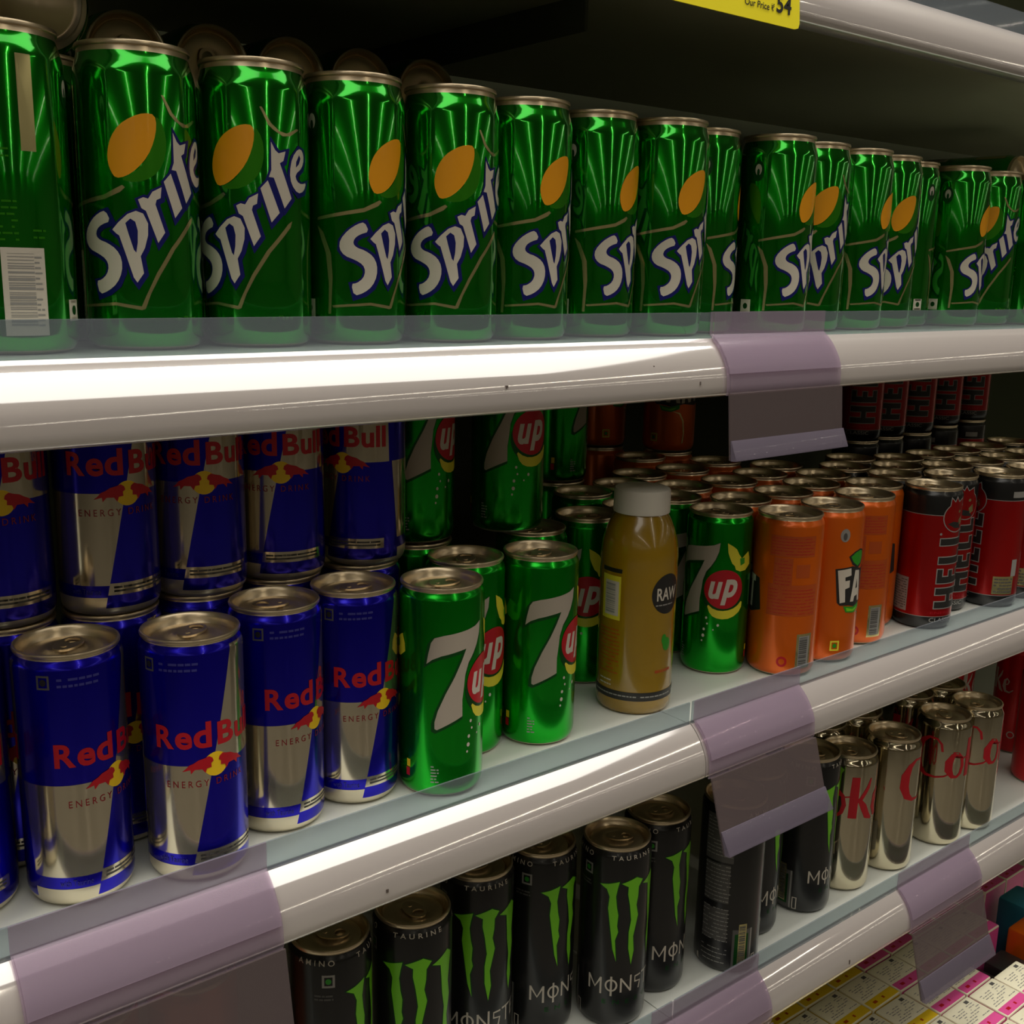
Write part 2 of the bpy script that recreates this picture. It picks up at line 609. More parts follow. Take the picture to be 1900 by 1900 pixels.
# --- green lemon-lime can with a slanted word and a yellow-orange lemon
SPR = dict(
    S=[(-13.97, 65.39), (-17.66, 64.3), (-22.75, 60.98), (-27.07, 55.96), (-27.64, 51.31), (-24.8, 47.51), (-19.11, 45.45), (-14.97, 42.98), (-13.69, 39.63), (-14.94, 35.79), (-18.34, 33.17), (-21.38, 32.67), (-19.81, 26.29), (-14.44, 28.15), (-9.93, 31.66), (-7.21, 37.23), (-7.06, 43.14), (-9.45, 47.71), (-13.96, 50.57), (-18.05, 51.78), (-20.2, 53.86), (-19.37, 56.79), (-16.44, 58.9), (-11.61, 60.44)],
    p=[(-10.92, 56.63), (-7.86, 60.01), (-3.41, 63.92), (0.36, 65.44), (3.56, 64.3), (5.56, 59.8), (5.3, 54.36), (3.62, 48.43), (1.55, 44.59), (2.65, 36.75), (-0.45, 32.28), (-2.0, 34.63), (-5.2, 45.7), (-7.76, 54.02), (-9.04, 54.83)],
    ph=[(-4.63, 59.74), (-2.27, 61.88), (-0.13, 60.45), (0.81, 56.31), (0.54, 50.87), (-0.34, 46.23), (-1.35, 47.47), (-3.46, 54.95)],
    r=[(1.59, 70.68), (3.92, 71.77), (6.1, 71.2), (8.16, 74.44), (12.54, 76.75), (11.86, 71.73), (9.92, 70.8), (9.31, 68.7), (13.32, 55.89), (9.84, 50.96), (4.85, 65.6), (2.87, 66.77)],
    i=[(13.73, 79.31), (17.46, 83.3), (23.25, 67.75), (18.89, 62.87)],
    t=[(19.51, 102.03), (21.59, 98.13), (23.4, 96.66), (27.32, 97.9), (25.97, 93.18), (23.94, 91.98), (30.45, 75.17), (26.07, 70.04), (20.55, 84.78), (18.03, 85.0), (19.4, 88.42)],
    e=[(36.02, 100.16), (31.49, 95.48), (29.58, 88.25), (30.49, 82.11), (34.99, 77.76), (40.42, 79.4), (43.27, 83.96), (38.29, 82.6), (34.46, 83.73), (33.19, 87.2), (38.76, 90.71), (41.0, 95.41), (39.6, 99.3)],
    eh=[(36.6, 97.0), (34.2, 93.4), (33.9, 90.6), (36.2, 92.4), (37.7, 95.3)],
    lemon=[(10.92, 109.29), (6.15, 109.7), (0.45, 107.73), (-5.43, 103.91), (-9.59, 98.22), (-11.52, 91.76), (-11.45, 86.89), (-10.07, 82.84), (-8.03, 80.01), (-3.35, 80.93), (1.7, 84.38), (6.85, 90.36), (10.1, 97.5), (11.52, 104.1)],
    cres=[(11.63, 109.16), (15.2, 103.74), (16.2, 96.0), (14.2, 87.3), (8.6, 80.9), (1.35, 78.2), (-6.67, 79.4), (0.5, 82.5), (6.19, 88.7), (10.0, 97.5), (11.3, 105.32)],
    g1=[(-40.75, 67.63), (-14.47, 72.57), (-5.21, 77.04), (-4.02, 76.01), (-6.23, 73.91), (-14.12, 70.51), (-40.83, 65.99)],
    g2=[(28.31, 62.47), (30.73, 63.87), (29.7, 60.81), (18.13, 47.98), (10.16, 35.86), (5.52, 27.25), (2.67, 19.93), (0.62, 20.33), (2.94, 25.51), (8.49, 36.69), (16.21, 48.78)],
    g3=[(-32.22, 21.12), (-10.91, 22.85), (1.07, 21.03), (2.67, 19.93), (0.99, 19.31), (-11.0, 21.39), (-31.5, 19.9)],
    hook=[(14.26, 118.27), (15.41, 118.35), (19.77, 110.99), (24.04, 107.48), (28.26, 106.58), (35.29, 109.52), (36.78, 109.07), (30.55, 105.5), (26.04, 105.06), (21.1, 107.65), (18.35, 110.02)],
    brk=[(-41.2, 63.56), (-37.09, 59.93), (-32.4, 48.59), (-31.6, 36.32), (-32.8, 16.46), (-34.46, 16.42), (-33.9, 32.17), (-35.5, 48.55), (-38.9, 57.47)],
)


def veg_mark(w, s, z, a, layer=1, mk='white', dot='dkgreen'):
    w.frame(s - a, z - a * 1.1, s + a, z + a * 1.1, a * 0.36, mk, layer)
    if mk == 'white':
        w.rect(s - a * .95, z - a * 1.05, s + a * .95, z + a * 1.05, mk, layer)
    w.poly(ellipse(s, z, a * 0.46, a * 0.50, 14), dot, layer + 1)


def sprite_body():
    w = wrap_for('sprite', [(0.0016, 'foot'), (0.1372, 'green'), (1, 'lid')], 0.0225)
    for dx in (0.0,):
        for k in ('g1', 'g2', 'g3', 'hook', 'brk'):
            w.poly(SPR[k], 'gold', 1)
        w.poly(smooth_poly(SPR['cres']), 'lime', 1)
        w.poly(smooth_poly(SPR['lemon']), 'lemon', 2)
        for k in 'Sprite'[:2] + 'rite':
            q = [(x + 0.5, z - 0.5) for x, z in grow(SPR[k], 1.7)]
            w.poly(q, 'navy', 2)
        for k, h in (('S', None), ('p', 'ph'), ('r', None), ('i', None), ('t', None), ('e', 'eh')):
            pts = smooth_poly(SPR[k]) if k in 'Se' else SPR[k]
            w.poly(pts, 'white', 4, [SPR[h]] if h else ())
        w.poly(SPR['ph'], 'navy', 3)
    veg_mark(w, -48.2, 19.4, 4.4)
    w.poly(ellipse(-44.1, 116, 4.6, 7.2), 'dkgreen', 1)
    w.poly(ellipse(-44.1, 117, 2.6, 4.0), 'white', 2)
    w.poly(ellipse(-44.1, 115, 1.1, 2.6), 'dkgreen', 3)
    # bar code panel, small print and foil band on the back
    w.rect(-84.0, 8.6, -65.5, 47, 'white', 1)
    w.barcode(-81.5, 13, -70.5, 44.5, 'grey', 2)
    w.lines(-70.3, 12, -67.0, 44, 14, 'grey', 2, 0.8)
    w.rect(-72.6, 88, -66.0, 128, 'gold', 1)
    w.lines(-96, 49, -76, 68, 7, 'lime', 1, 0.9)
    w.lines(-70, 50, -64, 56, 2, 'lime', 1, 0.9)
    w.lines(-84, 84, -78, 90, 2, 'lime', 1, 0.8)
    w.text('m', (22, 14.2, 24.2, 16.4), 'lime', 1)
    w.lines(18, 13, 30, 17, 1, 'lime', 1, 1.6)
    return w.build('printed_body')


# --- blue and silver energy drink can
def redbull_body():
    w = wrap_for('slim', [(0.0050, 'foot'), (0.1306, 'blue'), (1, 'lid')])
    half = 83.25

    def slant(z):
        return -4.2 + (z - 4.6) * (22.0 + 4.2) / (129.8 - 4.6)
    for dx in (0.0, half):
        # lower silver panel, silver foot band, upper silver panel
        w.poly([(-40.5, 67), (slant(67), 67), (slant(17.5), 17.5), (-36.0, 17.5)], 'silver', 0, dx=dx)
        w.poly([(-36.0, 11), (slant(11), 11), (slant(4.4), 4.4), (-35.5, 4.4)], 'foot', 0, dx=dx)
        w.poly([(slant(67), 67), (40.5, 67), (39.0, 128.5), (slant(128.5), 128.5)], 'silver', 0, dx=dx)
        w.poly([(slant(18.6), 18.6), (36.5, 18.6), (36.5, 12.2), (slant(12.2), 12.2)], 'silver', 0, dx=dx)
        # word
        w.text('R', (-20.6, 76.4, -10.6, 88.8), 'redink', 2, 0.03, dx=dx)
        w.text('e', (-9.9, 76.2, -1.4, 85.6), 'redink', 2, 0.03, dx=dx)
        w.text('d', (-0.7, 76.2, 8.4, 90.4), 'redink', 2, 0.03, dx=dx)
        w.text('B', (11.6, 76.4, 21.4, 89.0), 'redink', 2, 0.03, dx=dx)
        w.text('ull', (22.6, 76.2, 38.0, 89.6), 'redink', 2, 0.03, dx=dx)
        # sun and two charging bulls
        w.poly(ellipse(10.2, 66.4, 6.6, 6.6), 'yellow', 1, dx=dx)
        bull = [(-7, 64.0), (-5.2, 65.4), (-3.4, 67.4), (-1.2, 68.3), (1.4, 69.9), (4.4, 70.6), (6.6, 71.4), (8.4, 70.2), (8.9, 68.4), (7.6, 67.4), (7.8, 65.2), (5.4, 64.8), (4.6, 62.4), (3.0, 64.7), (-0.6, 64.8), (-2.6, 62.6), (-2.9, 64.9), (-5.0, 64.4)]
        w.poly(bull, 'redink', 3, dx=dx)
        w.poly([(20.6 - x, z) for x, z in bull], 'redink', 3, dx=dx)
        w.text('ENERGY DRINK', (-15.2, 55.0, 27.5, 58.6), 'redd', 2, 0.0, 0, 1.5, dx=dx)
        w.text('with Taurine', (-22, 12.6, -6, 15.9), 'dkblue', 2, dx=dx)
        w.lines(0.5, 13.4, 34, 17.4, 2, 'greyd', 2, 1.0)
        w.frame(-26.6 + dx, 117, -20.4 + dx, 124.2, 1.0, 'greyd', 1)
        w.poly(ellipse(-23.5 + dx, 120.6, 1.6, 1.8, 14), 'blacki', 1)
        w.lines(-17 + dx, 117.0, 3 + dx, 123.5, 2, 'dkblue', 1, 1.3)
    return w.build('printed_body')


# --- green can with a big white seven and a red disc
SEVEN = [(-9.0, 87.2), (-7.9, 93.4), (-6.2, 100.7), (-4.1, 103.7), (1.3, 105.2), (9.6, 106.4), (17.4, 107.6), (23.2, 108.8), (27.8, 111.0), (27.1, 103.8), (24.7, 97.2), (21.5, 91.6), (17.8, 86.7), (15.3, 79.3), (14.6, 72.1), (13.5, 63.6), (13.6, 52.9), (5.9, 49.3), (-2.4, 45.2), (-3.8, 45.9), (-3.8, 50.3), (-1.8, 57.7), (2.9, 68.6), (8.4, 79.0), (12.8, 88.4), (15.9, 95.8), (9.7, 94.6), (0.0, 92.4), (-5.4, 90.1)]


def sevenup_body():
    w = wrap_for('slim', [(0.0020, 'foot'), (0.1306, 'green7'), (1, 'lid')])
    for dx in (0.0, 83.25):
        w.poly([(x - 1.0, z - 1.2) for x, z in grow(SEVEN, 1.1)], 'dkgreen', 0, dx=dx)
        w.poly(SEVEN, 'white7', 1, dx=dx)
        w.poly(ellipse(33.1, 68.5, 17.5, 18.0), 'dkgreen', 1, dx=dx)
        smile = [(19.5, 60.5), (26, 55.5), (35, 54.8), (44, 57.6), (50.2, 63.5), (49.5, 55), (40, 48.6), (30, 47.8), (22.8, 51)]
        w.poly(smooth_poly(smile), 'lemon2', 2, dx=dx)
        w.poly(ellipse(33.1, 72.8, 16.2, 16.2, 40), 'redink', 3, dx=dx)
        w.text('u', (20.6, 64.6, 31.4, 79.2), 'white', 4, 0.035, 0.25, dx=dx)
        w.text('p', (30.4, 59.8, 44.2, 81.2), 'white', 4, 0.035, 0.25, dx=dx)
        lem = [(33.5, 111), (38, 108.5), (41.6, 105.8), (44.0, 101.5), (47, 97.8), (51, 100.6), (54.8, 102.6), (57.4, 97), (57.9, 91.8), (52, 87.6), (46, 87.2), (41.8, 88.9), (40.5, 92.2), (38.2, 94.2), (36, 98.8), (34.4, 103.2)]
        w.poly(lem, 'lemon2', 2, dx=dx)
        w.poly([(45, 98), (50, 98.2), (50.5, 93.5), (46, 92)], 'leaf', 3, dx=dx)
        for bx, bz, br in ((20, 48.4, 0.9), (18.6, 38.6, 1.0), (18.2, 33.2, 1.2), (29.6, 42.8, 1.0), (21, 43.5, 0.7), (26, 38.8, 0.6), (17.4, 28.8, 0.7)):
            w.poly(ellipse(bx + dx, bz, br, br * 1.2, 10), 'white', 2)
        w.rect(-23.4 + dx, 18, -20.4 + dx, 23, 'yellow', 1)
        w.rect(-24.0 + dx, 12.0, -20.8 + dx, 17.4, 'redink', 1)
        w.lines(-6 + dx, 10, -1 + dx, 22, 6, 'grey', 1, 0.9)
    return w.build('printed_body')


# --- orange can with dark-edged white block letters
def fanta_body():
    w = wrap_for('fanta', [(0.0022, 'foot'), (0.1296, 'orange'), (1, 'lid')])
    out = [(7.0, 82.4), (23.2, 84.2), (36, 80.6), (52, 84), (70, 80), (73, 54), (60, 49.5), (42.5, 51.4), (30, 48.4), (22, 50.4), (13.2, 50.8), (10.4, 53.4)]
    w.poly(out, 'blacki', 1)
    w.poly([(9.1, 81.2), (21.6, 82.7), (22.4, 76.4), (16.2, 75.1), (16.6, 71.9), (21.2, 72.3), (21.4, 66.1), (17.0, 64.9), (18.0, 53.6), (13.0, 52.9)], 'white', 2)
    w.poly([(27.0, 80.4), (33.6, 79.4), (38.6, 52.4), (34.4, 52.8), (33.4, 58.2), (28.6, 57.4), (27.6, 53.0), (23.4, 53.4)], 'white', 2, [[(30.2, 72.6), (32.3, 64.6), (29.2, 64.2)]])
    w.poly([(41, 80), (44.6, 80.4), (48.6, 66), (49.6, 81), (53.6, 81.4), (52.2, 53.6), (48.6, 53.0), (44.4, 67), (43.8, 52.6), (40.2, 52.2)], 'white', 2)
    w.poly([(55.4, 82), (65, 81), (65, 76), (62, 76), (61.4, 54), (57.2, 54), (58.2, 76.2), (55.2, 76.6)], 'white', 2)
    leaf = [(18.2, 92.7), (24.5, 96.6), (32, 98.4), (38.5, 96.5), (39.5, 90), (36.5, 84.5), (30.0, 81.6), (22.6, 85.6)]
    w.poly(leaf, 'blacki', 1)
    w.poly([(20.4, 92.4), (25.5, 95.6), (32, 97.0), (37.0, 95.4), (37.6, 90), (34.5, 85.8), (29.6, 83.6), (23.8, 87.4)], 'leaf', 2)
    w.poly([(16.4, 50.2), (27.5, 48.4), (38.4, 51.0), (38.0, 46.5), (29.3, 43.2), (19.4, 44.5)], 'leaf', 2)
    w.poly([(19.4, 48.6), (27.5, 46.4), (34.4, 48.0), (33.0, 46.0), (28.3, 44.6), (20.4, 45.4)], 'claw', 3)
    w.poly(ellipse(13.2, 111, 4.2, 5.6), 'grey', 1)
    w.poly(ellipse(13.2, 110, 1.7, 3.2), 'greyd', 2)
    veg_mark(w, 11.7, 15.6, 4.0, 1, 'lemon2', 'leaf')
    w.poly([(30, 44), (38, 41), (42, 33), (43.4, 20), (42, 10), (43.6, 10), (45, 20), (43.6, 34), (39, 42.4)], 'gold', 1)
    # back: brown panels of print, bar code, recycling ring
    b = -80.0
    w.rect(b - 14, 101, b + 24, 118, 'orange_d', 0)
    w.rect(b - 10, 76, b + 5, 100, 'orange_d', 0)
    w.rect(b + 8, 84, b + 20, 95, 'orange_d', 0)
    w.rect(b - 14, 52, b + 29, 78, 'orange_d', 0)
    for (a0, a1, c0, c1, nn) in ((b - 13, b + 23, 102, 117, 6), (b - 9, b + 4, 77, 99, 8), (b - 13, b + 28, 53, 75, 8)):
        w.lines(a0, c0, a1, c1, nn, 'redink', 1, 0.5)
    w.rect(b + 12.6, 7.8, b + 27.2, 37, 'gold', 1)
    w.rect(b + 14.6, 9.8, b + 25.2, 35, 'grey', 2)
    w.barcode(b + 15.2, 10.5, b + 23, 34, 'greyd', 3)
    w.poly(ellipse(b + 1.5, 13.7, 4.2, 4.4), 'redink', 1)
    w.poly(ellipse(b + 1.5, 13.7, 2.4, 2.5), 'orange', 2)
    return w.build('printed_body')


# --- red and black can with a word running up the side
def hell_body():
    w = wrap_for('slim', [(0.0125, 'black'), (0.1088, 'red'), (0.1306, 'black'), (1, 'lid')])
    w.rect(-83.2, 108.6, 83.2, 109.2, 'grey', 0)
    w.rect(-83.2, 12.4, 83.2, 12.9, 'grey', 0)

    def bar(pts):
        w.poly(grow(pts, 0.9), 'grey', 1)
        w.poly(pts, 'blacki', 2)
    R4 = [(11, 41)]
    s0, s1 = 11.0, 40.0
    # H
    H = [(s0, 21), (s1, 21), (s1, 27), (28, 27), (28, 34), (s1, 34), (s1, 40), (s0, 40), (s0, 34), (23, 34), (23, 27), (s0, 27)]
    E = [(s0, 45), (s1, 45), (s1, 58), (35, 58), (35, 51), (28, 51), (28, 57), (23, 57), (23, 51), (16, 51), (16, 58), (s0, 58)]
    L = [(s0, 63.5), (s1, 63.5), (s1, 76), (35, 76), (35, 69.5), (s0, 69.5)]
    for g in (H, E, L, [(x, z + 17.5) for x, z in L]):
        bar(g)
    w.poly(ellipse(10.6, 91.5, 1.2, 1.2, 10), 'grey', 2)
    # ring with two horns and a tail
    w.poly(ellipse(26.5, 107, 15.4, 14.4, 40), 'grey', 1)
    w.poly(ellipse(26.5, 107, 14.5, 13.5, 40), 'red', 2)
    for g in ([(17.5, 117), (18.2, 124.6), (22.5, 120.8), (24.6, 125), (27.5, 120.8), (33.8, 123.6), (35.4, 116)],):
        w.poly(grow(g, 0.9), 'grey', 1)
        w.poly(g, 'red', 3)
    w.poly([(29, 104), (34, 108), (35.5, 101), (31, 99)], 'gold', 3)
    w.poly(ellipse(29.8, 112, 1.6, 1.4, 12), 'gold', 3)
    w.poly([(16, 101), (24, 97), (34, 96), (30, 101.5), (22, 103)], 'blacki', 3)
    w.text('ENERGY', (8.2, 15.3, 36, 17.8), 'redink', 2)
    w.text('CLASSIC', (7.6, 7.6, 33.4, 11.6), 'grey', 2, 0.01)
    w.rect(-33, 15.5, -14, 47.8, 'grey', 1)
    w.lines(-32, 17, -15, 46, 12, 'greyd', 2, 0.9)
    w.rect(55.5, 14.0, 77, 32.3, 'gold', 1)
    w.lines(57, 15, 76, 31, 5, 'greyd', 2, 1.5)
    w.rect(73.2, 32.3, 80, 49.4, 'grey', 1)
    w.lines(-70, 50, -50, 100, 16, 'blacki', 1, 0.8)
    w.rect(66, 112, 82, 118, 'grey', 1)
    return w.build('printed_body')


# --- black can with three torn green claw marks
def monster_body():
    w = wrap_for('tall', [(0.1468, 'black'), (1, 'lid')])
    c1 = [(-17.0, 120.6), (-10.7, 121.7), (-2.4, 124.0), (-3.6, 118.7), (-4.7, 112.1), (-3.7, 102.9), (-2.4, 96.7), (-3.0, 87.6), (-2.0, 82.7), (-4.1, 75.8), (-2.7, 57.8), (-5.7, 68.4), (-7.8, 84.3), (-10.2, 101.9), (-9.4, 111.4), (-11.6, 117.3)]
    c2 = [(-0.8, 122.4), (5.0, 124.3), (11.2, 126.2), (17.1, 122.9), (13.4, 117.9), (13.1, 110.0), (11.9, 103.2), (13.9, 94.5), (12.2, 86.9), (10.2, 77.5), (11.3, 65.4), (9.3, 54.0), (6.5, 68.3), (6.3, 81.9), (7.8, 91.6), (6.2, 104.3), (4.4, 113.4), (4.6, 119.4)]
    c3 = [(17.6, 119.4), (24.0, 121.8), (31.4, 124.8), (36.8, 120.6), (34.6, 111.9), (32.6, 101), (34.6, 90), (31.0, 76.1), (32.0, 66), (28.8, 55), (26.6, 68.3), (28.0, 84), (26.0, 96), (25.2, 108), (24.4, 116.6)]
    for c in (c1, c2, c3):
        w.poly(grow(c, 0.7), 'dkgreen', 0)
        w.poly(c, 'claw', 1)
    # wordmark letters
    x = -23.0
    T = 1.5

    def st(pts, ww=T):
        w.poly(stroke(pts, ww), 'white', 1)
    st([(x, 31.5), (x, 43.5)]); st([(x, 43), (x + 5, 34.5), (x + 9.6, 43)]); st([(x + 9.6, 43.5), (x + 9.6, 29.5)])
    x = -10.5
    w.poly(ellipse(x + 5, 37.5, 4.8, 5.2), 'white', 1, [ellipse(x + 5, 37.5, 3.4, 3.9)])
    st([(x + 5, 45), (x + 5, 28.5)])
    x = 2.0
    st([(x, 31.5), (x, 43.5)]); st([(x, 43), (x + 7.6, 32.5)], 1.3); st([(x + 8, 31.5), (x + 8, 45)])
    x = 12.5
    st([(x + 7.5, 42.5), (x + 1.5, 42.5), (x + 1.5, 38.2), (x + 7, 37.2), (x + 5.5, 31)], 1.4)
    x = 22.5
    st([(x - 1, 43), (x + 8, 43)]); st([(x + 3.6, 43), (x + 3.6, 31)])
    x = 33
    st([(x + 7, 43), (x, 43), (x, 32), (x + 7, 32)]); st([(x, 37.6), (x + 5.5, 37.6)], 1.2)
    x = 43.5
    st([(x, 31), (x, 43), (x + 7, 43), (x + 7, 38), (x, 37.5), (x + 8, 31)], 1.4)
    w.text('ENERGY', (-12, 21.5, 37, 25.2), 'dkgreen', 1, 0.01, 0, 2.2)
    w.text('TAURINE', (-9, 141.2, 25, 144.4), 'white', 1, 0.01, 0, 1.7)
    w.text('AMINO', (-48, 140.6, -24, 144.2), 'white', 1, 0.01, 0, 1.6)
    w.text('GINSENG', (42, 141.2, 72, 144.4), 'white', 1, 0.01, 0, 1.7)
    veg_mark(w, -28, 130, 4.0, 1, 'grey', 'leaf')
    w.lines(-37, 116, -25, 121, 2, 'greyd', 1, 1.3)
    # back print and bar code panel
    w.rect(-83, 100, -58, 140, 'greyd', 0)
    for z0_, z1_, n in ((104, 138, 11), (64, 98, 10), (28, 60, 9), (8, 24, 4)):
        w.lines(-82, z0_, -59, z1_, n, 'grey', 1, 0.7)
    w.rect(-82, 64, -60, 98, 'greyd', 0)
    w.rect(-82, 30, -60, 58, 'greyd', 0)
    w.rect(-55, 4, -37, 41, 'greyd', 0)
    w.rect(-39, 4, -37.6, 41, 'grey', 1)
    w.frame(-36.2, 4, -32.0, 16, 0.8, 'white', 1)
    w.rect(-53, 8, -41, 37, 'dkgreen', 1)
    w.rect(-50, 10, -43, 46, 'gold', 2)
    w.barcode(-49.4, 11, -44, 45, 'greyd', 3)
    w.rect(79, 4, 81, 10, 'white', 1)
    w.rect(52.5, 20, 53.4, 140, 'claw', 1)
    return w.build('printed_body')


# --- silver can with a red script word, and the red version
def script(w, mk, sc=1.0, z0=0.0, s0=0.0, layer=1):
    def P(pts, ww):
        w.poly(stroke([(s0 + x * sc, z0 + z * sc) for x, z in pts], [q * sc for q in ww]), mk, layer)
    # C: bold left curve, thin top arc and thin tail that runs under the next letter
    P([(29, 104), (27.5, 112), (23, 117), (15, 117.5), (8, 112), (3.5, 102), (3, 90), (7, 80), (14, 75.6), (24, 75.2), (33, 77.5), (37, 80)],
      [2.4, 2.6, 2.2, 2.6, 5.5, 9.5, 9.8, 7.5, 3.4, 2.0, 1.8, 1.4])
    # o
    P([(46, 103), (40, 100.5), (36.4, 93), (36.6, 84), (41, 77.5), (46, 77), (50, 81), (52, 89), (50.4, 98), (46, 103), (40, 104)],
      [2.0, 5.0, 8.0, 8.0, 4.5, 2.6, 3.6, 4.2, 3.6, 2.4, 1.5])
    P([(47, 100), (52, 97), (57, 98)], [1.4, 1.4, 1.4])
    # k
    P([(61.5, 118), (61, 100), (60.4, 76)], [7.6, 8.6, 8.2])
    P([(63, 92), (68, 96), (75, 107), (78, 116)], [2.4, 4.0, 4.2, 1.6])
    P([(66, 95.5), (71, 88), (76, 78), (82, 74)], [3.6, 7.0, 7.0, 2.0])
    # e
    P([(84, 88), (92, 92), (94, 98), (90, 103), (85.6, 98), (84.6, 86), (88, 77), (96, 76), (103, 82)],
      [2.0, 2.0, 2.6, 3.0, 5.0, 7.6, 5.6, 3.0, 1.4])


def coke_body():
    w = wrap_for('coke', [(0.1330, 'mirror'), (1, 'lid')])
    script(w, 'redink', 0.97, 2.0)
    w.lines(-50, 30, -34, 100, 18, 'redink', 1, 0.8)
    w.rect(-60, 12, -48, 44, 'grey', 1)
    return w.build('printed_body')


def cokered_body():
    w = wrap_for('coke', [(0.0020, 'foot'), (0.1330, 'cokered'), (1, 'lid')])
    script(w, 'white', 0.62, 30.0, -20)
    script(w, 'white', 0.62, 30.0, 60)
    w.poly(ellipse(-40, 24, 4.5, 4.5), 'white', 1, [ellipse(-40, 24, 3.2, 3.2)])
    return w.build('printed_body')


KINDS = dict(sprite=('sprite', sprite_body, 'soda_can'), redbull=('slim', redbull_body, 'energy_drink_can'),
             sevenup=('slim', sevenup_body, 'soda_can'), fanta=('fanta', fanta_body, 'soda_can'),
             hell=('slim', hell_body, 'energy_drink_can'), monster=('tall', monster_body, 'energy_drink_can'),
             coke=('coke', coke_body, 'cola_can'), cokered=('coke', cokered_body, 'cola_can'))
PROTO = {}
for _k, (_d, _f, _n) in KINDS.items():
    PROTO[_k] = (_f(), LIDS[_d], TABS[_d], _n)
FIRST = {}


def can(kind, x, y, z, rz, label, group, tilt=None, tab=None):
    """z is relative to the eye height"""
    body, lid, tb, nm = PROTO[kind]
    if kind not in FIRST:
        o = thing(nm, label, 'can', group=group)
        add('printed_body', body, o)
        l = add('lid', lid, o)
        add('pull_tab', tb, l)
        FIRST[kind] = o
    else:
        o = copy_tree(FIRST[kind])
        tag(o, label, 'can', group)
    o.location = (x, y, CZ + z + 0.0003)
    o.rotation_euler = (0, 0, rz) if tilt is None else tilt
    o.children[0].rotation_euler = (0, 0, 0)
    for c in o.children:
        if c.name.startswith('lid'):
            c.rotation_euler = (0, 0, random.uniform(-PI, PI) if tab is None else tab)
    return o


# ------------------------------------------------------------------ the store room
def slab(name, dims, mk):
    o = box_obj(name, dims, mk)
    return tag(o, kind='structure')


slab('floor', (-13, 13, -16, 1.6, -0.10, 0.0), 'floor')
slab('ceiling', (-13, 13, -16, 1.6, CEIL, CEIL + 0.1), 'ceil')
slab('wall_back', (-13, 13, 1.5, 1.6, 0.0, CEIL), 'wall')
slab('wall_front', (-13, 13, -16.1, -16.0, 0.0, CEIL), 'wall')
slab('wall_left', (-13.1, -13, -16, 1.6, 0.0, CEIL), 'wall')
slab('wall_right', (13, 13.1, -16, 1.6, 0.0, CEIL), 'wall')
for i, lx in enumerate(LAMP_X):
    o = box_obj('ceiling_lamp', (-0.10, 0.10, -6.55, 6.55, 0.0, 0.065), 'lampbody', bev=0.01)
    o.location = (lx, -8.3, CEIL - 0.065)
    tag(o, 'long white ceiling strip lamp above the aisle, %s along the ceiling' % ('first second third fourth fifth sixth seventh eighth ninth tenth'.split()[i]), 'lamp', 'ceiling strip lamps')

o = box_obj('ceiling_lamp', (-2.60, 2.60, -0.72, 0.704, 0.0, 0.040), 'lampbody', bev=0.004)
o.location = (0.05, -0.65, CEIL - 0.040)
tag(o, 'wide white ceiling light panel over the aisle in front of the fridge', 'lamp')

o = box_obj('ceiling_lamp', (-2.60, 2.60, -0.124, 0.15, 0.0, 0.050), 'lampbody', bev=0.004)
o.location = (0.05, 0.18, CEIL - 0.050)
tag(o, 'narrow white ceiling lamp right above the front of the fridge', 'lamp')

# ------------------------------------------------------------------ the open display case
Z0, Z1, Z2 = -0.04237, -0.31931, -0.56401          # shelf surfaces, relative to the eye
ZT = Z0 + 0.2405                                   # shelf above
DECK = -0.865
XL, XJ, XR = -0.85, 0.5745, 2.45
YF, YB = 0.4996, 0.974
case = thing('display_fridge', 'tall dark open-front drinks fridge holding the white shelves', 'fridge', (0.8, 0.9, 0.0))
ox, oy = 0.8, 0.9


def cpart(name, dims, mk, bev=0.0):
    x0, x1, y0, y1, z0, z1 = dims
    return box_obj(name, (x0 - ox, x1 - ox, y0 - oy, y1 - oy, z0, z1), mk, case, bev)


cpart('back_panel', (XL, XR, 1.0, 1.04, 0.0, CZ + 0.80), 'case')
cpart('base_plinth', (XL, XR, 0.36, 1.0, 0.0, CZ + DECK), 'casew', 0.006)
cpart('side_panel', (XL - 0.05, XL, 0.42, 1.04, 0.0, CZ + 0.80), 'casew', 0.004)
cpart('side_panel', (XR, XR + 0.05, 0.42, 1.04, 0.0, CZ + 0.80), 'casew', 0.004)
cpart('canopy', (XL, XR, 0.43, 1.0, CZ + 0.665, CZ + 0.80), 'casew', 0.01)
bm = bmesh.new()
xx = XL + 0.05
while xx < XR - 0.05:                              # slotted air outlet along the back
    for zz in (0.085, 0.105, 0.125):
        box(bm, xx - ox, xx + 0.020 - ox, 0.994 - oy, 1.0 - oy, CZ + Z0 + zz + 0.04, CZ + Z0 + zz + 0.052)
    xx += 0.03
add('air_grille', bm_mesh('air_grille', bm), case, ['case2'])
bm = bmesh.new()
for xx in (XL + 0.02, XJ, XR - 0.02):
    box(bm, xx - 0.015 - ox, xx + 0.015 - ox, 0.975 - oy, 1.0 - oy, CZ + DECK, CZ + 0.66)
add('slotted_upright', bm_mesh('slotted_upright', bm), case, ['case'])

LIP = [(0.50300, 0.0000), (0.49850, 0.0003), (0.49610, -0.0015), (0.49425, -0.0030), (0.49175, -0.0055), (0.48969, -0.0080), (0.48759, -0.0110), (0.48578, -0.0140), (0.48429, -0.0170), (0.48311, -0.0200), (0.48241, -0.0225), (0.48189, -0.0260), (0.48164, -0.0300), (0.48158, -0.0335), (0.48238, -0.0355), (0.48458, -0.0368), (0.48858, -0.0373), (0.49300, -0.0369), (0.50300, -0.0350)]


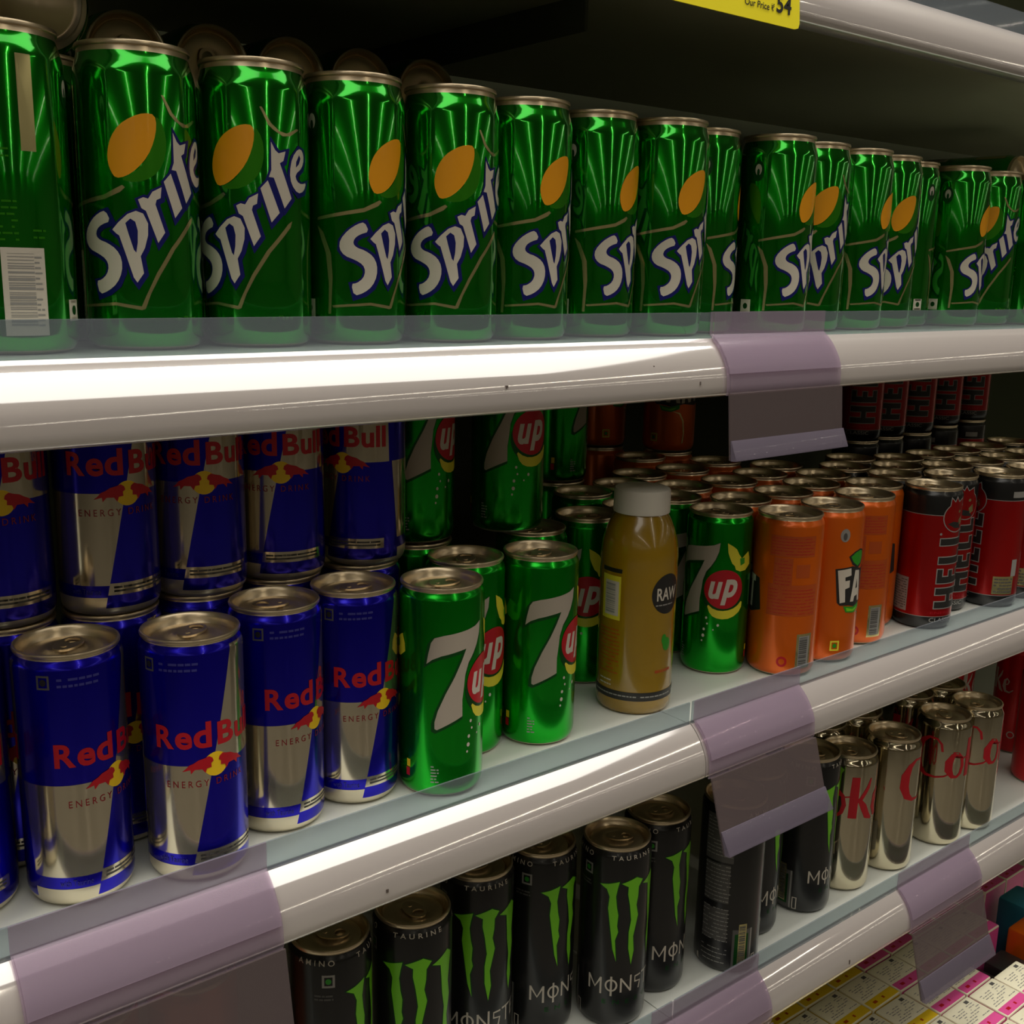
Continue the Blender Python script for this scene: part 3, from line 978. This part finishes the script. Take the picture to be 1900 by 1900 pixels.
def lip_arc(off, z_from, z_to, n=26):
    """points on the lip front moved outwards by off, between two heights below the shelf surface"""
    pts = [p for p in LIP[1:15]]
    out = []
    for i, (y, z) in enumerate(pts):
        a, b = pts[max(0, i - 1)], pts[min(len(pts) - 1, i + 1)]
        d = Vector((b[0] - a[0], b[1] - a[1]))
        d.normalize()
        nrm = Vector((d.y, -d.x))
        if nrm.x > 0: nrm = -nrm
        out.append((y + nrm.x * off, z + nrm.y * off))
    return [p for p in out if z_to - 0.0005 <= p[1] <= z_from + 0.003]


def shelf(z, x0, x1, label, bracket=False, upstand=True, thick=0.006):
    cx = (x0 + x1) / 2
    t = thing('fridge_shelf', label, 'shelf', (cx, YF, CZ + z), 0, 'white shelves of the drinks fridge')
    h = (x1 - x0) / 2
    bm = bmesh.new()
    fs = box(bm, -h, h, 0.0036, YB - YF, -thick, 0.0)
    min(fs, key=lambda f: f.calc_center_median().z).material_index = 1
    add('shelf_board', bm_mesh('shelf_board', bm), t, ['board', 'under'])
    bm = bmesh.new()
    extrude_x(bm, [(y - YF, zz) for y, zz in LIP], -h, h)
    lp = add('front_lip', bm_mesh('front_lip', bm), t, ['lip'])
    if upstand:
        bm = bmesh.new()
        extrude_x(bm, [(-0.0011, -0.0003), (0.0009, -0.0003), (0.0007, 0.0168), (0.0001, 0.0174), (-0.0009, 0.0172)], -h + 0.0012, h - 0.0012, smooth=False)
        add('clear_upstand', bm_mesh('clear_upstand', bm), t, ['strip'])
    if bracket:
        bm = bmesh.new()
        bx = h - 0.006
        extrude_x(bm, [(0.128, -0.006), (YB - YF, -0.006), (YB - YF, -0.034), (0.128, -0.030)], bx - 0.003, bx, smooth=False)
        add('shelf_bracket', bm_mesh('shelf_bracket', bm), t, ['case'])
    return t, lp


shelf(ZT, XL + 0.004, XJ, 'white fridge shelf above the green cans, the bay with the yellow price card', True, thick=0.006)
shelf(ZT, XJ + 0.001, XR - 0.004, 'white fridge shelf above the green cans, the bay beyond the yellow price card', thick=0.006)
t1, lp1 = shelf(Z0, XL + 0.004, XJ, 'white fridge shelf under the nearer green lemon-lime cans, brightly lit lip')
t2, lp2 = shelf(Z0, XJ + 0.001, XR - 0.004, 'white fridge shelf under the farther green cans, clear holder on its lip end')
t3, lp3 = shelf(Z1, XL + 0.004, XJ, 'white fridge shelf under the blue and silver cans')
t4, lp4 = shelf(Z1, XJ + 0.001, XR - 0.004, 'white fridge shelf under the orange and red-black cans')
shelf(Z2, XL + 0.004, XJ, 'white fridge shelf under the nearer black cans with green claw marks')
t5, lp5 = shelf(Z2, XJ + 0.001, XR - 0.004, 'white fridge shelf under the silver cola cans')


def specks(lp, pts, z, x0, x1):
    """small dirt marks on a lip"""
    cx = (x0 + x1) / 2
    bm = bmesh.new()
    for x, zz, w, h in pts:
        best = min(LIP, key=lambda q: abs(q[1] - zz))
        box(bm, x - cx - w / 2, x - cx + w / 2, best[0] - YF - 0.0006, best[0] - YF + 0.0008, zz - h / 2, zz + h / 2)
    add('dirt_mark', bm_mesh('dirt_mark', bm), lp, ['speck'])


specks(lp1, [(0.385, -0.0215, 0.0014, 0.0012), (0.505, -0.0150, 0.0010, 0.0010), (0.545, -0.0270, 0.0008, 0.0022)], Z0, XL + 0.004, XJ)
specks(lp3, [(0.305, -0.0270, 0.0014, 0.0022)], Z1, XL + 0.004, XJ)
specks(lp5, [(0.785, -0.0270, 0.0010, 0.0040)], Z2, XJ + 0.001, XR - 0.004)


# ------------------------------------------------------------------ clear label holders clipped over the lips
def holder(z, x0, x1, label, swing=0.012, drop=0.084, deep=True):
    cx = (x0 + x1) / 2
    h = (x1 - x0) / 2
    t = thing('price_label_holder', label, 'label holder', (cx, YF - 0.02, CZ + z), 0, 'clear label holders on the shelf lips')
    oy_ = YF - 0.02
    a = lip_arc(0.0012, 0.002, -0.036)
    b = lip_arc(0.0022, 0.002, -0.036)
    top_o, top_i = [(YF - 0.0024, 0.0180), (YF - 0.0024, 0.0030)], [(YF - 0.0014, 0.0030), (YF - 0.0014, 0.0180)]
    prof = top_o + b[1:] + a[1:][::-1] + top_i
    bm = bmesh.new()
    extrude_x(bm, [(y - oy_, zz) for y, zz in prof], -h, h)
    add('clip', bm_mesh('clip', bm), t, ['holder'])
    # inner pocket card strip over the upper half of the lip
    c0 = lip_arc(0.0025, 0.0005, -0.024)
    c1 = lip_arc(0.0033, 0.0005, -0.024)
    bm = bmesh.new()
    extrude_x(bm, [(y - oy_, zz) for y, zz in c1 + c0[::-1]], -h + 0.001, h - 0.001)
    add('lip_pocket', bm_mesh('lip_pocket', bm), t, ['holder'])
    y0 = 0.4776
    yb = y0 - swing
    bm = bmesh.new()
    extrude_x(bm, [(y0 - oy_, -0.0352), (y0 + 0.0012 - oy_, -0.0352), (yb + 0.0012 - oy_, -drop), (yb - oy_, -drop)], -h, h, smooth=False)
    add('hanging_flap', bm_mesh('hanging_flap', bm), t, ['flap'])
    bm = bmesh.new()
    k = 0.70
    ym, zm = y0 - swing * k, -0.0352 - (drop - 0.0352) * k
    extrude_x(bm, [(ym - 0.0012 - oy_, zm), (ym - 0.0004 - oy_, zm), (yb - 0.0004 - oy_, -drop - 0.0004), (yb - 0.0050 - oy_, -drop), (yb - 0.0050 - oy_, -drop + 0.001)], -h, h, smooth=False)
    add('flap_pocket', bm_mesh('flap_pocket', bm), t, ['flap2'])
    return t


holder(Z0, 0.5700, 0.6950, 'empty clear label holder clipped on the lip under the green lemon-lime cans', 0.004, 0.079)
holder(Z1, 0.5770, 0.7000, 'empty clear label holder on the middle shelf lip in front of the orange cans', 0.016, 0.088)
holder(Z1, 0.1090, 0.2390, 'empty clear label holder on the middle shelf lip in front of the blue cans', 0.012, 0.100)
holder(Z2, 0.8800, 1.0070, 'empty clear label holder on the lowest shelf lip in front of the silver cans', 0.016, 0.097)
holder(Z2, 0.5500, 0.6750, 'empty clear label holder on the lowest shelf lip in front of the black cans', 0.016, 0.097)

# yellow price card hanging from the shelf above
bm = bmesh.new()
pc = thing('price_card', 'yellow price card hanging from the lip of the shelf above', 'price tag', (0.548, 0.472, CZ + 0.152))
outl = [(-0.0625, 0.0), (0.0555, 0.0), (0.0590, 0.0010), (0.0600, 0.0040), (0.0555, 0.0420), (-0.0625, 0.0420)]
fr = [bm.verts.new((x, 0.0, z)) for x, z in outl]
bk = [bm.verts.new((x, 0.0010, z)) for x, z in outl]
bm.faces.new(fr)
bm.faces.new(bk[::-1])
for i in range(len(outl)):
    j = (i + 1) % len(outl)
    bm.faces.new((fr[i], bk[i], bk[j], fr[j]))
bmesh.ops.recalc_face_normals(bm, faces=bm.faces)
add('card', bm_mesh('card', bm), pc, ['tagyellow'])


def flat_text(s, x0, x1, z0, z1, bold, shear=0.0):
    vs, fs = text2d(s, bold, shear)
    me = bpy.data.meshes.new('lettering')
    me.from_pydata([(x0 + a * (x1 - x0), -0.0003, z0 + b * (z1 - z0)) for a, b in vs], [], fs)
    return me


me = flat_text('Our Price \u20b9', 0.006, 0.034, 0.0072, 0.0114, 0.012)
add('lettering', me, pc, ['blacki'])
me = flat_text('54', 0.036, 0.0505, 0.0072, 0.0176, 0.02)
add('lettering', me, pc, ['blacki'])

# ------------------------------------------------------------------ top shelf: green lemon-lime cans
SPRITE = [('s1', 0.146, 0.553, 2.572), ('s2', 0.2103, 0.5578, -0.439), ('s3', 0.2711, 0.5553, -0.838), ('s4', 0.3305, 0.554, 0.144), ('s5', 0.3916, 0.548, -0.519), ('s6', 0.4509, 0.5508, 0.048), ('s7', 0.516, 0.5577, 0.271), ('s8', 0.5734, 0.5482, -0.089), ('s9', 0.6286, 0.5663, 0.826), ('s10', 0.691, 0.5467, 0.15), ('s11', 0.7482, 0.5569, -0.573), ('s12', 0.8064, 0.5569, 0.243), ('s13', 0.8638, 0.5662, -0.38), ('s14', 0.9195, 0.5826, 1.387), ('s15', 0.9799, 0.5675, 0.218), ('s16', 1.046, 0.572, -1.124), ('s17', 1.1032, 0.556, 0.776)]
G = 'green lemon-lime cans on the top shelf'
SL = {
    's1': 'green soda can turned to show its white bar code panel, nearest on the top shelf',
    's2': 'green soda can beside the bar code can, whole slanted white word showing',
    's3': 'green soda can second from the bar code can, its word ending fully in view',
    's4': 'green soda can third from the bar code can, lemon turned towards its far edge',
    's5': 'green soda can fourth from the bar code can, dim lying can behind it',
    's6': 'green soda can fifth from the bar code can, only three letters of its word showing',
    's7': 'green soda can sixth from the bar code can, half its lemon turned away',
    's8': 'green soda can seventh from the bar code can, just before the recessed can',
    's9': 'green soda can set back in the gap by the shelf joint, one letter showing',
    's10': 'green soda can just beyond the shelf joint gap, small square mark at its foot',
    's11': 'green soda can partly hidden behind the can beyond the shelf joint gap',
    's12': 'green soda can third beyond the shelf joint gap, letters cut at its edge',
    's13': 'green soda can fourth beyond the shelf joint gap, second of the overlapping lemons',
    's14': 'green soda can of which only a narrow side with a pale crest shows',
    's15': 'green soda can near the far end, whose word runs on over the next can',
    's16': 'green soda can near the far end with word ending and gold arc',
    's17': 'farthest green soda can in the top row, cut by the picture edge',
}
for n, x, y, rz in SPRITE:
    can('sprite', x, y, Z0, rz, SL[n], G)
ORD = 'first second third fourth fifth sixth seventh eighth ninth tenth eleventh twelfth thirteenth fourteenth fifteenth sixteenth seventeenth eighteenth nineteenth twentieth'.split()
# second and back rows that carry the cans lying on top
for i, (x, y) in enumerate([(0.180, 0.622), (0.240, 0.628), (0.277, 0.775), (0.335, 0.775), (0.393, 0.775), (0.451, 0.775), (0.509, 0.775), (0.180, 0.730), (0.277, 0.850), (0.335, 0.850), (0.393, 0.850), (0.451, 0.850), (0.509, 0.850)]):
    can('sprite', x, y, Z0, random.uniform(-3, 3), 'green soda can hidden behind the top front row, %s of the hidden ones' % ORD[i], 'hidden cans behind the top row')
zl = Z0 + 0.1421 + 0.0292
can('sprite', 0.185, 0.618, zl, 0, 'can lying on top of the near green cans, big golden domed base facing out', 'cans lying on the green cans', (-PI / 2, 0.3, 0))
for i, x in enumerate((0.277, 0.335, 0.393, 0.451, 0.509)):
    can('sprite', x, 0.742 + 0.1421, zl, 0, 'can lying behind the green row, silver lid facing out, %s from the golden base' % ORD[i],
        'cans lying on the green cans', (PI / 2, 0.4 * i, 0), tab=0.9 * i)
can('sprite', 1.425, 0.742 + 0.1421, zl, 0, 'can lying on its side beyond the farthest green cans, pale lid just in view', 'cans lying on the green cans', (PI / 2, 0.2, 0), tab=2.0)
for y in (0.775, 0.85):
    can('sprite', 1.425, y, Z0, 1.0, 'green soda can hidden under the farthest lying can', 'hidden cans behind the top row')

# ------------------------------------------------------------------ middle shelf
MID = [('rb0', 0.1043, 0.5648), ('rbA', 0.158, 0.5473), ('rbB', 0.2163, 0.5323), ('rbC', 0.2748, 0.5526), ('rbD', 0.3287, 0.5562), ('7a', 0.3777, 0.5331), ('7b', 0.4752, 0.5547), ('7c', 0.6832, 0.5737), ('Hell0', 0.9381, 0.5367), ('bottle', 0.5712, 0.5543), ('Fanta0', 0.7261, 0.5374), ('FantaB', 0.7836, 0.5385), ('FantaC', 0.846, 0.5492), ('HellB', 1.0589, 0.5354), ('rb-1', 0.072, 0.52), ('sU1', 0.1432, 0.6023), ('sU2', 0.1968, 0.5946), ('sU3', 0.2505, 0.601), ('sU4', 0.3045, 0.6046), ('sU5', 0.362, 0.6044), ('s7a', 0.4227, 0.629), ('s7b', 0.515, 0.612), ('s7c', 0.6551, 0.7449), ('7e', 0.4236, 0.5708), ('7d', 0.58, 0.6217), ('L0', 0.6372, 0.6897), ('L1', 0.6343, 0.6259), ('L2', 0.6916, 0.6984), ('L3', 0.7439, 0.7272), ('L4', 0.6879, 0.6329), ('L5', 0.7999, 0.7239), ('L6', 0.7345, 0.6623), ('L7', 0.7903, 0.6567), ('L8', 0.8649, 0.7385), ('L9', 0.8173, 0.7989), ('L10', 0.8458, 0.6653), ('L11', 0.7345, 0.5963), ('L12', 0.7906, 0.5951), ('L13', 0.8987, 0.6874), ('L14', 0.8457, 0.6057), ('L15', 0.8966, 0.6294), ('L16', 0.9506, 0.6423), ('L17', 1.0009, 0.6706), ('L18', 0.8966, 0.5733), ('L19', 0.9542, 0.5883), ('L20', 1.0013, 0.615), ('L21', 1.0475, 0.6431), ('L22', 1.1014, 0.6386), ('L23', 1.0035, 0.5577), ('L24', 1.0485, 0.5885), ('L25', 1.1555, 0.6383), ('L26', 1.1033, 0.5845), ('L27', 1.2103, 0.6376), ('L28', 1.1577, 0.5843), ('L29', 1.2778, 0.6407), ('L30', 1.1158, 0.5319), ('L31', 1.2119, 0.5835), ('sh1', 1.125, 0.748), ('sh2', 1.183, 0.752), ('sh3', 1.245, 0.752), ('sh4', 1.342, 0.772), ('sh5', 1.43, 0.782), ('L32', 1.1699, 0.5316), ('L33', 1.2699, 0.5872), ('L34', 1.335, 0.6), ('sfb1', 0.832, 0.876), ('sfb2', 0.872, 0.812)]
PM = {n: (x, y) for n, x, y in MID}


def face(n, art_mm, seen_mm, R=0.0265, P=PM):
    """turn that brings the artwork position art_mm to seen_mm from the camera-facing line"""
    x, y = P[n]
    return -math.atan2(x, y) + (seen_mm - art_mm) / (R * 1000)


GB = 'blue and silver cans on the middle shelf'
can('redbull', *PM['rb-1'], Z1, face('rb-1', 0, -20), 'blue and silver can at the very front corner, only its edge in view', GB)
can('redbull', *PM['rb0'], Z1, face('rb0', 0, -12), 'blue and silver can cut by the picture edge in the front row', GB)
can('redbull', *PM['rbA'], Z1, face('rbA', -20.6, -9.3), 'blue and silver can in the front row, whole first word and its lid in view', GB, tab=-0.9)
can('redbull', *PM['rbB'], Z1, face('rbB', 0, 0), 'blue and silver can standing behind the clear label holder, most forward of its row', GB, tab=-0.5)
can('redbull', *PM['rbC'], Z1, face('rbC', -20.6, -6.5), 'blue and silver can third of the full cans in the front row', GB, tab=1.2)
can('redbull', *PM['rbD'], Z1, face('rbD', -20.6, -12.0), 'blue and silver can standing next to the big white seven', GB, tab=-1.4)
for n, i in (('sU1', 0), ('sU2', 1), ('sU3', 2), ('sU4', 3), ('sU5', 4)):
    can('redbull', *PM[n], Z1, face(n, 0, -6 + 5 * i), 'blue and silver can in the second row carrying the %s upper blue can' % ORD[i], GB)
UP = Z1 + 0.1344
GU = 'blue and silver cans stacked in the upper layer'
can('redbull', 0.1424, 0.5998, UP, face('sU1', 11.6, 4.2), 'blue and silver can cut by the picture edge in the upper layer', GU)
can('redbull', 0.1964, 0.5919, UP, face('sU2', -20.6, -19.5), 'upper blue and silver can with the first word whole and a silver panel', GU)
can('redbull', 0.2503, 0.5962, UP, face('sU3', 11.6, 5.0), 'upper blue and silver can showing the bulls in its middle, third from the picture edge', GU)
can('redbull', 0.3043, 0.6003, UP, face('sU4', 11.6, 2.0), 'upper blue and silver can showing yellow sun between bulls, fourth from the picture edge', GU)
can('redbull', 0.363, 0.5998, UP, face('sU5', 11.6, -12.2), 'upper blue and silver can next to the upper green cans, second word in full', GU)

G7 = 'green cans with a big white seven'
can('sevenup', *PM['7a'], Z1, face('7a', 0, 0), 'green can with big white seven next to the blue cans, most forward', G7, tab=-1.0)
can('sevenup', *PM['7e'], Z1, face('7e', 33, 22), 'green can behind the foremost white seven, red disc showing beside it', G7, tab=0.4)
can('sevenup', *PM['7b'], Z1, face('7b', -9.0, -9.0), 'green can with white seven standing free before the juice bottle', G7, tab=-0.3)
can('sevenup', *PM['7d'], Z1, face('7d', 33, 2), 'green can half hidden between the free seven can and the juice bottle', G7)
can('sevenup', *PM['7c'], Z1, face('7c', 33.1, 6.5), 'green can beside the orange cans with the whole red disc and lemon in view', G7, tab=1.5)
can('sevenup', *PM['s7a'], Z1, 0.4, 'green can hidden under the first upper green can', G7)
can('sevenup', *PM['s7b'], Z1, 1.4, 'green can with its lid edge showing beneath the second upper green can', G7)
can('sevenup', *PM['s7c'], Z1, 2.4, 'green can hidden under the farthest upper green can', G7)
can('sevenup', 0.4227, 0.629, UP, face('s7a', 0, -3.3), 'upper green can directly beside the upper blue cans', 'green cans stacked in the upper layer')
can('sevenup', 0.4965, 0.6196, UP, -math.atan2(0.4965, 0.6196) - 13.6 / 26.5, 'upper green can above the free white seven can', 'green cans stacked in the upper layer')
can('sevenup', 0.6551, 0.7449, UP, face('s7c', -3, 15), 'upper green can farthest back, dim under the shelf', 'green cans stacked in the upper layer')

GF = 'orange cans on the middle shelf'
can('fanta', *PM['Fanta0'], Z1, face('Fanta0', -80, 0, 0.0275), 'orange can showing its back with brown print and grey bar code, nearest orange can', GF, tab=0.2)
can('fanta', *PM['FantaB'], Z1, face('FantaB', 0, 0, 0.0275), 'orange can with white block letters edged in black and a green leaf', GF, tab=-0.2)
can('fanta', *PM['FantaC'], Z1, face('FantaC', -80, 0, 0.0275), 'orange can squeezed between the lettered orange can and the red can', GF)
GH = 'red and black cans on the middle shelf'
can('hell', *PM['Hell0'], Z1, face('Hell0', 0, 0), 'red and black can with its outlined word running up, nearest red can', GH, tab=0.5)
can('hell', *PM['HellB'], Z1, face('HellB', 0, -52), 'red and black can with a pale tax panel, beyond the gap on the shelf', GH)
can('hell', *PM['L23'], Z1, face('L23', 14, 6), 'red and black can set back in the gap between the two front red cans', GH)
can('hell', *PM['L30'], Z1, face('L30', 70, 0), 'red and black can at the picture edge after the pale panel can', GH)
can('hell', *PM['L32'], Z1, 1.0, 'red and black can out past the picture edge in the front row', GH)

ref = dict(sevenup='7c', fanta='FantaB', hell='Hell0')
say = dict(sevenup='green can, only lid edge in view, %s nearest behind the full red disc',
           fanta='orange can, only lid in view, %s nearest behind the lettered orange can',
           hell='red-black can, only lid in view, %s nearest behind the foremost red can')
rows = {k: [] for k in ref}
for n, x, y in MID:
    if n[0] == 'L' and n not in ('L23', 'L30', 'L32'):
        k = 'sevenup' if x < 0.705 else 'fanta' if x < 0.925 else 'hell'
        rows[k].append((math.hypot(x - PM[ref[k]][0], y - PM[ref[k]][1]), x, y))
LONG = ORD + ['twenty-first', 'twenty-second', 'twenty-third']
for k, lst in rows.items():
    for i, (d, x, y) in enumerate(sorted(lst)):
        can(k, x, y, Z1, random.uniform(-PI, PI), say[k] % LONG[i], {'sevenup': G7, 'fanta': GF, 'hell': GH}[k])
for i, n in enumerate(('sh1', 'sh2', 'sh3', 'sh4', 'sh5')):
    can('hell', *PM[n], Z1, 0.7 * i, 'red and black can in the back row carrying the %s upper red can' % ORD[i], GH)
    x, y = PM[n]
    can('hell', x, y, UP, -math.atan2(x, y) - 20 / 26.5, 'upper red and black can dim at the back, %s from the clear flap' % ORD[i], 'red cans stacked at the back')
for i, n in enumerate(('sfb2', 'sfb1')):
    can('fanta', *PM[n], Z1, 0.7 * i, 'orange can in the back row carrying the %s upper orange can' % ORD[i], GF)
    x, y = PM[n]
    can('fanta', x, y, Z1 + 0.1338, -math.atan2(x, y) - 1.0 + 0.8 * i, ['upper orange can dim at the back, the nearer one beside the clear flap', 'upper orange can dim at the back, the farther one beside the green can'][i], 'orange cans stacked at the back')

# juice bottle
BP = [(0.0235, 0.0), (0.0262, 0.0010), (0.0276, 0.0035), (0.0282, 0.0080), (0.0280, 0.0130), (0.0283, 0.0150), (0.0284, 0.0500), (0.0285, 0.0900), (0.0286, 0.1060), (0.0282, 0.1110), (0.0285, 0.1150),
      (0.0283, 0.1210), (0.0272, 0.1290), (0.0248, 0.1370), (0.0218, 0.1440), (0.0196, 0.1480), (0.0190, 0.1495), (0.0190, 0.1510)]
w = Wrap(BP, [(1, 'juice')])
w.rect(-89, 11.5, 89, 18.2, 'blacki', 1)
w.lines(-40, 13.4, 40, 16.4, 1, 'grey', 2, 1.0)
w.poly(ellipse(24.5, 92.5, 14, 15, 36), 'blacki', 1)
w.text('RAW', (14.6, 87.8, 35, 97.4), 'white', 2, 0.02)
w.lines(14, 83, 34, 86, 1, 'grey', 2, 0.9)
w.rect(-31, 107.5, -12, 110.5, 'blacki', 1)
w.rect(-30, 72, -12.5, 105, 'lemon2', 1)
w.rect(-27, 75, -14, 101, 'white', 2)
w.barcode(-26, 77, -17, 100, 'grey', 3)
w.lines(-32, 30, -12, 66, 12, 'orange_d', 1, 0.8)
w.lines(-30, 20, -18, 27, 2, 'white', 1, 1.0)
w.poly(ellipse(26, 54, 4, 5), 'leaf', 1)
w.poly(ellipse(23, 58, 2.4, 4), 'leaf', 2)
w.lines(16, 31.5, 32, 36, 1, 'orange_d', 1, 2.2)
bt = thing('juice_bottle', 'clear bottle of yellow mango juice with white screw cap and black round badge', 'bottle', (*PM['bottle'], CZ + Z1), face('bottle', 0, 0, 0.0285))
add('bottle_body', w.build('bottle_body'), bt)
capp = [(0.0, 0.1672), (0.0180, 0.1672), (0.0200, 0.1664), (0.0206, 0.1648), (0.0208, 0.1505), (0.0206, 0.1492), (0.0198, 0.1490), (0.0192, 0.1500)]
add('screw_cap', lathe_mesh('screw_cap', capp, 64), bt, ['cap'])

# ------------------------------------------------------------------ lowest shelf
LOW = [('M0', 0.3116, 0.5607, 0.5), ('M1', 0.3693, 0.5522, -0.74), ('M2', 0.4377, 0.5711, -0.654), ('M3', 0.4955, 0.5677, -0.05), ('M4', 0.5469, 0.5402, -0.566), ('M5', 0.6017, 0.5497, 0.1), ('M6', 0.6715, 0.5294, 1.36), ('M7', 0.7263, 0.5529, 0.28), ('M8', 0.794, 0.5456, 0.166)]
LL = dict(M0='black can with green claw marks, nearest one, square mark showing beside the clear flap',
          M1='black can with three green claw marks, second from the clear flap',
          M2='black can set slightly back, third from the clear flap, claws centred',
          M3='black can fourth from the clear flap, one full claw mark and the word start',
          M4='black can most forward in its row, lid in full view under the shelf lip',
          M5='black can with a single claw mark, just before the can showing its back',
          M6='black can turned to show its grey back print and bar code',
          M7='black can mostly hidden behind the can showing its back print',
          M8='black can next to the silver cola cans, pale word and bar code panel')
for n, x, y, rz in LOW:
    can('monster', x, y, Z2, rz, LL[n], 'black cans with green claw marks')
can('monster', 0.815, 0.602, Z2, 0.8, 'black can behind the last black can, lid beside the silver cola cans', 'black cans with green claw marks')
GC = 'silver cola cans'
PL = dict(CA=(0.8548, 0.5456), CB=(0.9203, 0.5407), CC=(1.0067, 0.5372), CD=(1.064, 0.5344))
can('coke', *PL['CA'], Z2, face('CA', 54.5, 3.3, P=PL), 'silver cola can with big red letters o and k, beside the black cans', GC)
can('coke', *PL['CB'], Z2, face('CB', 0, 11.8, P=PL), 'silver cola can with a single red curve at its edge, second of the row', GC)
can('coke', *PL['CC'], Z2, face('CC', 33, 6.0, P=PL), 'silver cola can behind the clear upstand, third of the row, thin red loop', GC)
can('coke', *PL['CD'], Z2, face('CD', 33, 13.0, P=PL), 'silver cola can last of the front row, next to the red cola cans', GC)
for i, (x, y) in enumerate(((0.885, 0.6), (0.94, 0.596), (1.0296, 0.592), (1.0834, 0.587))):
    can('coke', x, y, Z2, i * 1.3, 'silver cola can in the second row, only its lid showing, %s from the black cans' % ORD[i], GC)
can('cokered', 1.2272, 0.5383, Z2, -1.1, 'red cola can at the picture edge in the front row', 'red cola cans')
can('cokered', 1.225, 0.652, Z2, -1.1, 'red cola can with white script, set back behind the silver cola cans', 'red cola cans')
can('cokered', 1.29, 0.6, Z2, 0.3, 'red cola can beyond the picture edge, behind the front red one', 'red cola cans')
can('fanta', 0.235, 0.6, Z2, 1.0, 'orange can glowing dimly behind the hanging flap on the lowest shelf', 'orange cans on the lowest shelf')
can('fanta', 0.172, 0.6, Z2, 2.0, 'orange can on the lowest shelf farther in behind the hanging flap', 'orange cans on the lowest shelf')

# ------------------------------------------------------------------ small cartons on the deck
PX, PY = 0.0521, 0.0455
BX, BY = 1.0475, 0.4997


def carton_mesh(band):
    bm = bmesh.new()
    a, b, h = 0.0252, 0.0219, 0.1150
    box(bm, -a, a, -b, b, 0.0, h, 0, 0.0016)
    e = 0.00012
    def quad(x0, x1, y0, y1, z, mi):
        f = bm.faces.new([bm.verts.new(q) for q in ((x0, y0, z), (x1, y0, z), (x1, y1, z), (x0, y1, z))])
        f.material_index = mi
    quad(-a + .0012, a - .0012, -b + .0012, -b + 0.0125, h + e, 1)        # coloured band on the top
    for y0, z0, z1 in ((-b - e, 0.004, h - 0.0018),):
        f = bm.faces.new([bm.verts.new(q) for q in ((-a + .0015, y0, z0), (a - .0015, y0, z0), (a - .0015, y0, z1), (-a + .0015, y0, z1))])
        f.material_index = 1
    for sx in (-1, 1):
        x = sx * (a + e)
        q = [(x, -b + .0015, 0.004), (x, b - .0015, 0.004), (x, b - .0015, h - 0.0018), (x, -b + .0015, h - 0.0018)]
        f = bm.faces.new([bm.verts.new(p) for p in (q if sx > 0 else q[::-1])])
        f.material_index = 1
    rnd = random.Random(3)
    for i in range(7):                                                       # rows of tiny print
        x = -a + 0.004 + rnd.uniform(0, .003)
        y = -b + 0.0160 + i * 0.0030
        while x < a - 0.008:
            w_ = rnd.uniform(0.0015, 0.006)
            if rnd.random() < 0.65:
                quad(x, x + w_, y, y + 0.0010, h + e, 2)
            x += w_ + 0.0012
    quad(0.011, 0.017, b - 0.0075, b - 0.0035, h + 2 * e, 3)                 # dark printed mark
    quad(-a + .010, -a + .016, -b + 0.005, -b + 0.0085, h + 2 * e, 4)
    quad(-a + .026, -a + .029, -b + 0.005, -b + 0.0085, h + 2 * e, 4)
    me = bm_mesh('drink_carton', bm)
    for k in ('carton', band, 'grey', 'greyd', 'orange_d' if band == 'yelband' else 'redink'):
        me.materials.append(MT[k])
    return me


CM = dict(pink=carton_mesh('pink'), yellow=carton_mesh('yelband'))
zc = -0.75 - 0.1150
cname = {-2: 'second front', -1: 'front', 0: 'middle', 1: 'rear', 2: 'rearmost'}
for i in range(-5, 6):
    for j in range(-2, 4):
        if i >= 1 and j == 0: continue                                       # the dark gap
        if i >= 2 and j == -1: continue
        if i >= 4 and j <= 1 or (i, j) == (1, -1) and False: continue
        if i == 3 and j == 1: continue
        x = BX + PX * (i + 0.5)
        y = BY + PY * (j + 0.5)
        col = 'pink' if i >= -1 else 'yellow'
        dz = 0.0
        if i >= 1 and j >= 1: dz = 0.004
        o = bpy.data.objects.new('drink_carton', CM[col])
        C.objects.link(o)
        o.location = (x + random.uniform(-.0006, .0006), y + random.uniform(-.0005, .0005), CZ + zc + 0.0004)
        o.rotation_euler = (0, 0, random.uniform(-0.02, 0.02))
        k = i + 2 if col == 'pink' else -1 - i
        tag(o, '%s-banded drink carton, %s row from the front, %s from the colour change' % (col, ORD[j + 2], ORD[k - 1]), 'carton', 'small drink cartons on the deck')
# darker packs in the gap and at the far end
def pack(x, y, h, mk, label, name='black_pack', a=0.021):
    o = box_obj(name, (-a, a, -0.018, 0.018, 0.0, h), mk, bev=0.004)
    o.location = (x, y, CZ + DECK + 0.0004)
    tag(o, label, 'pack')


pack(1.128, 0.522, 0.085, 'blacki', 'low black pack standing in the first gap between the cartons')
pack(1.178, 0.520, 0.090, 'blacki', 'low black pack standing in the gap farther from the pink-banded cartons')
pack(1.150, 0.476, 0.080, 'black', 'low black pack nearest the front corner beside the pink-banded cartons')
pack(1.232, 0.522, 0.112, 'orange', 'small bright orange pack at the far end of the deck', 'orange_pack')
pack(1.284, 0.560, 0.116, 'teal', 'small teal packet at the far end of the deck behind the orange pack', 'teal_packet', 0.024)
pack(1.284, 0.520, 0.110, 'teal', 'small dark teal packet at the front of the far end of the deck', 'teal_packet', 0.024)
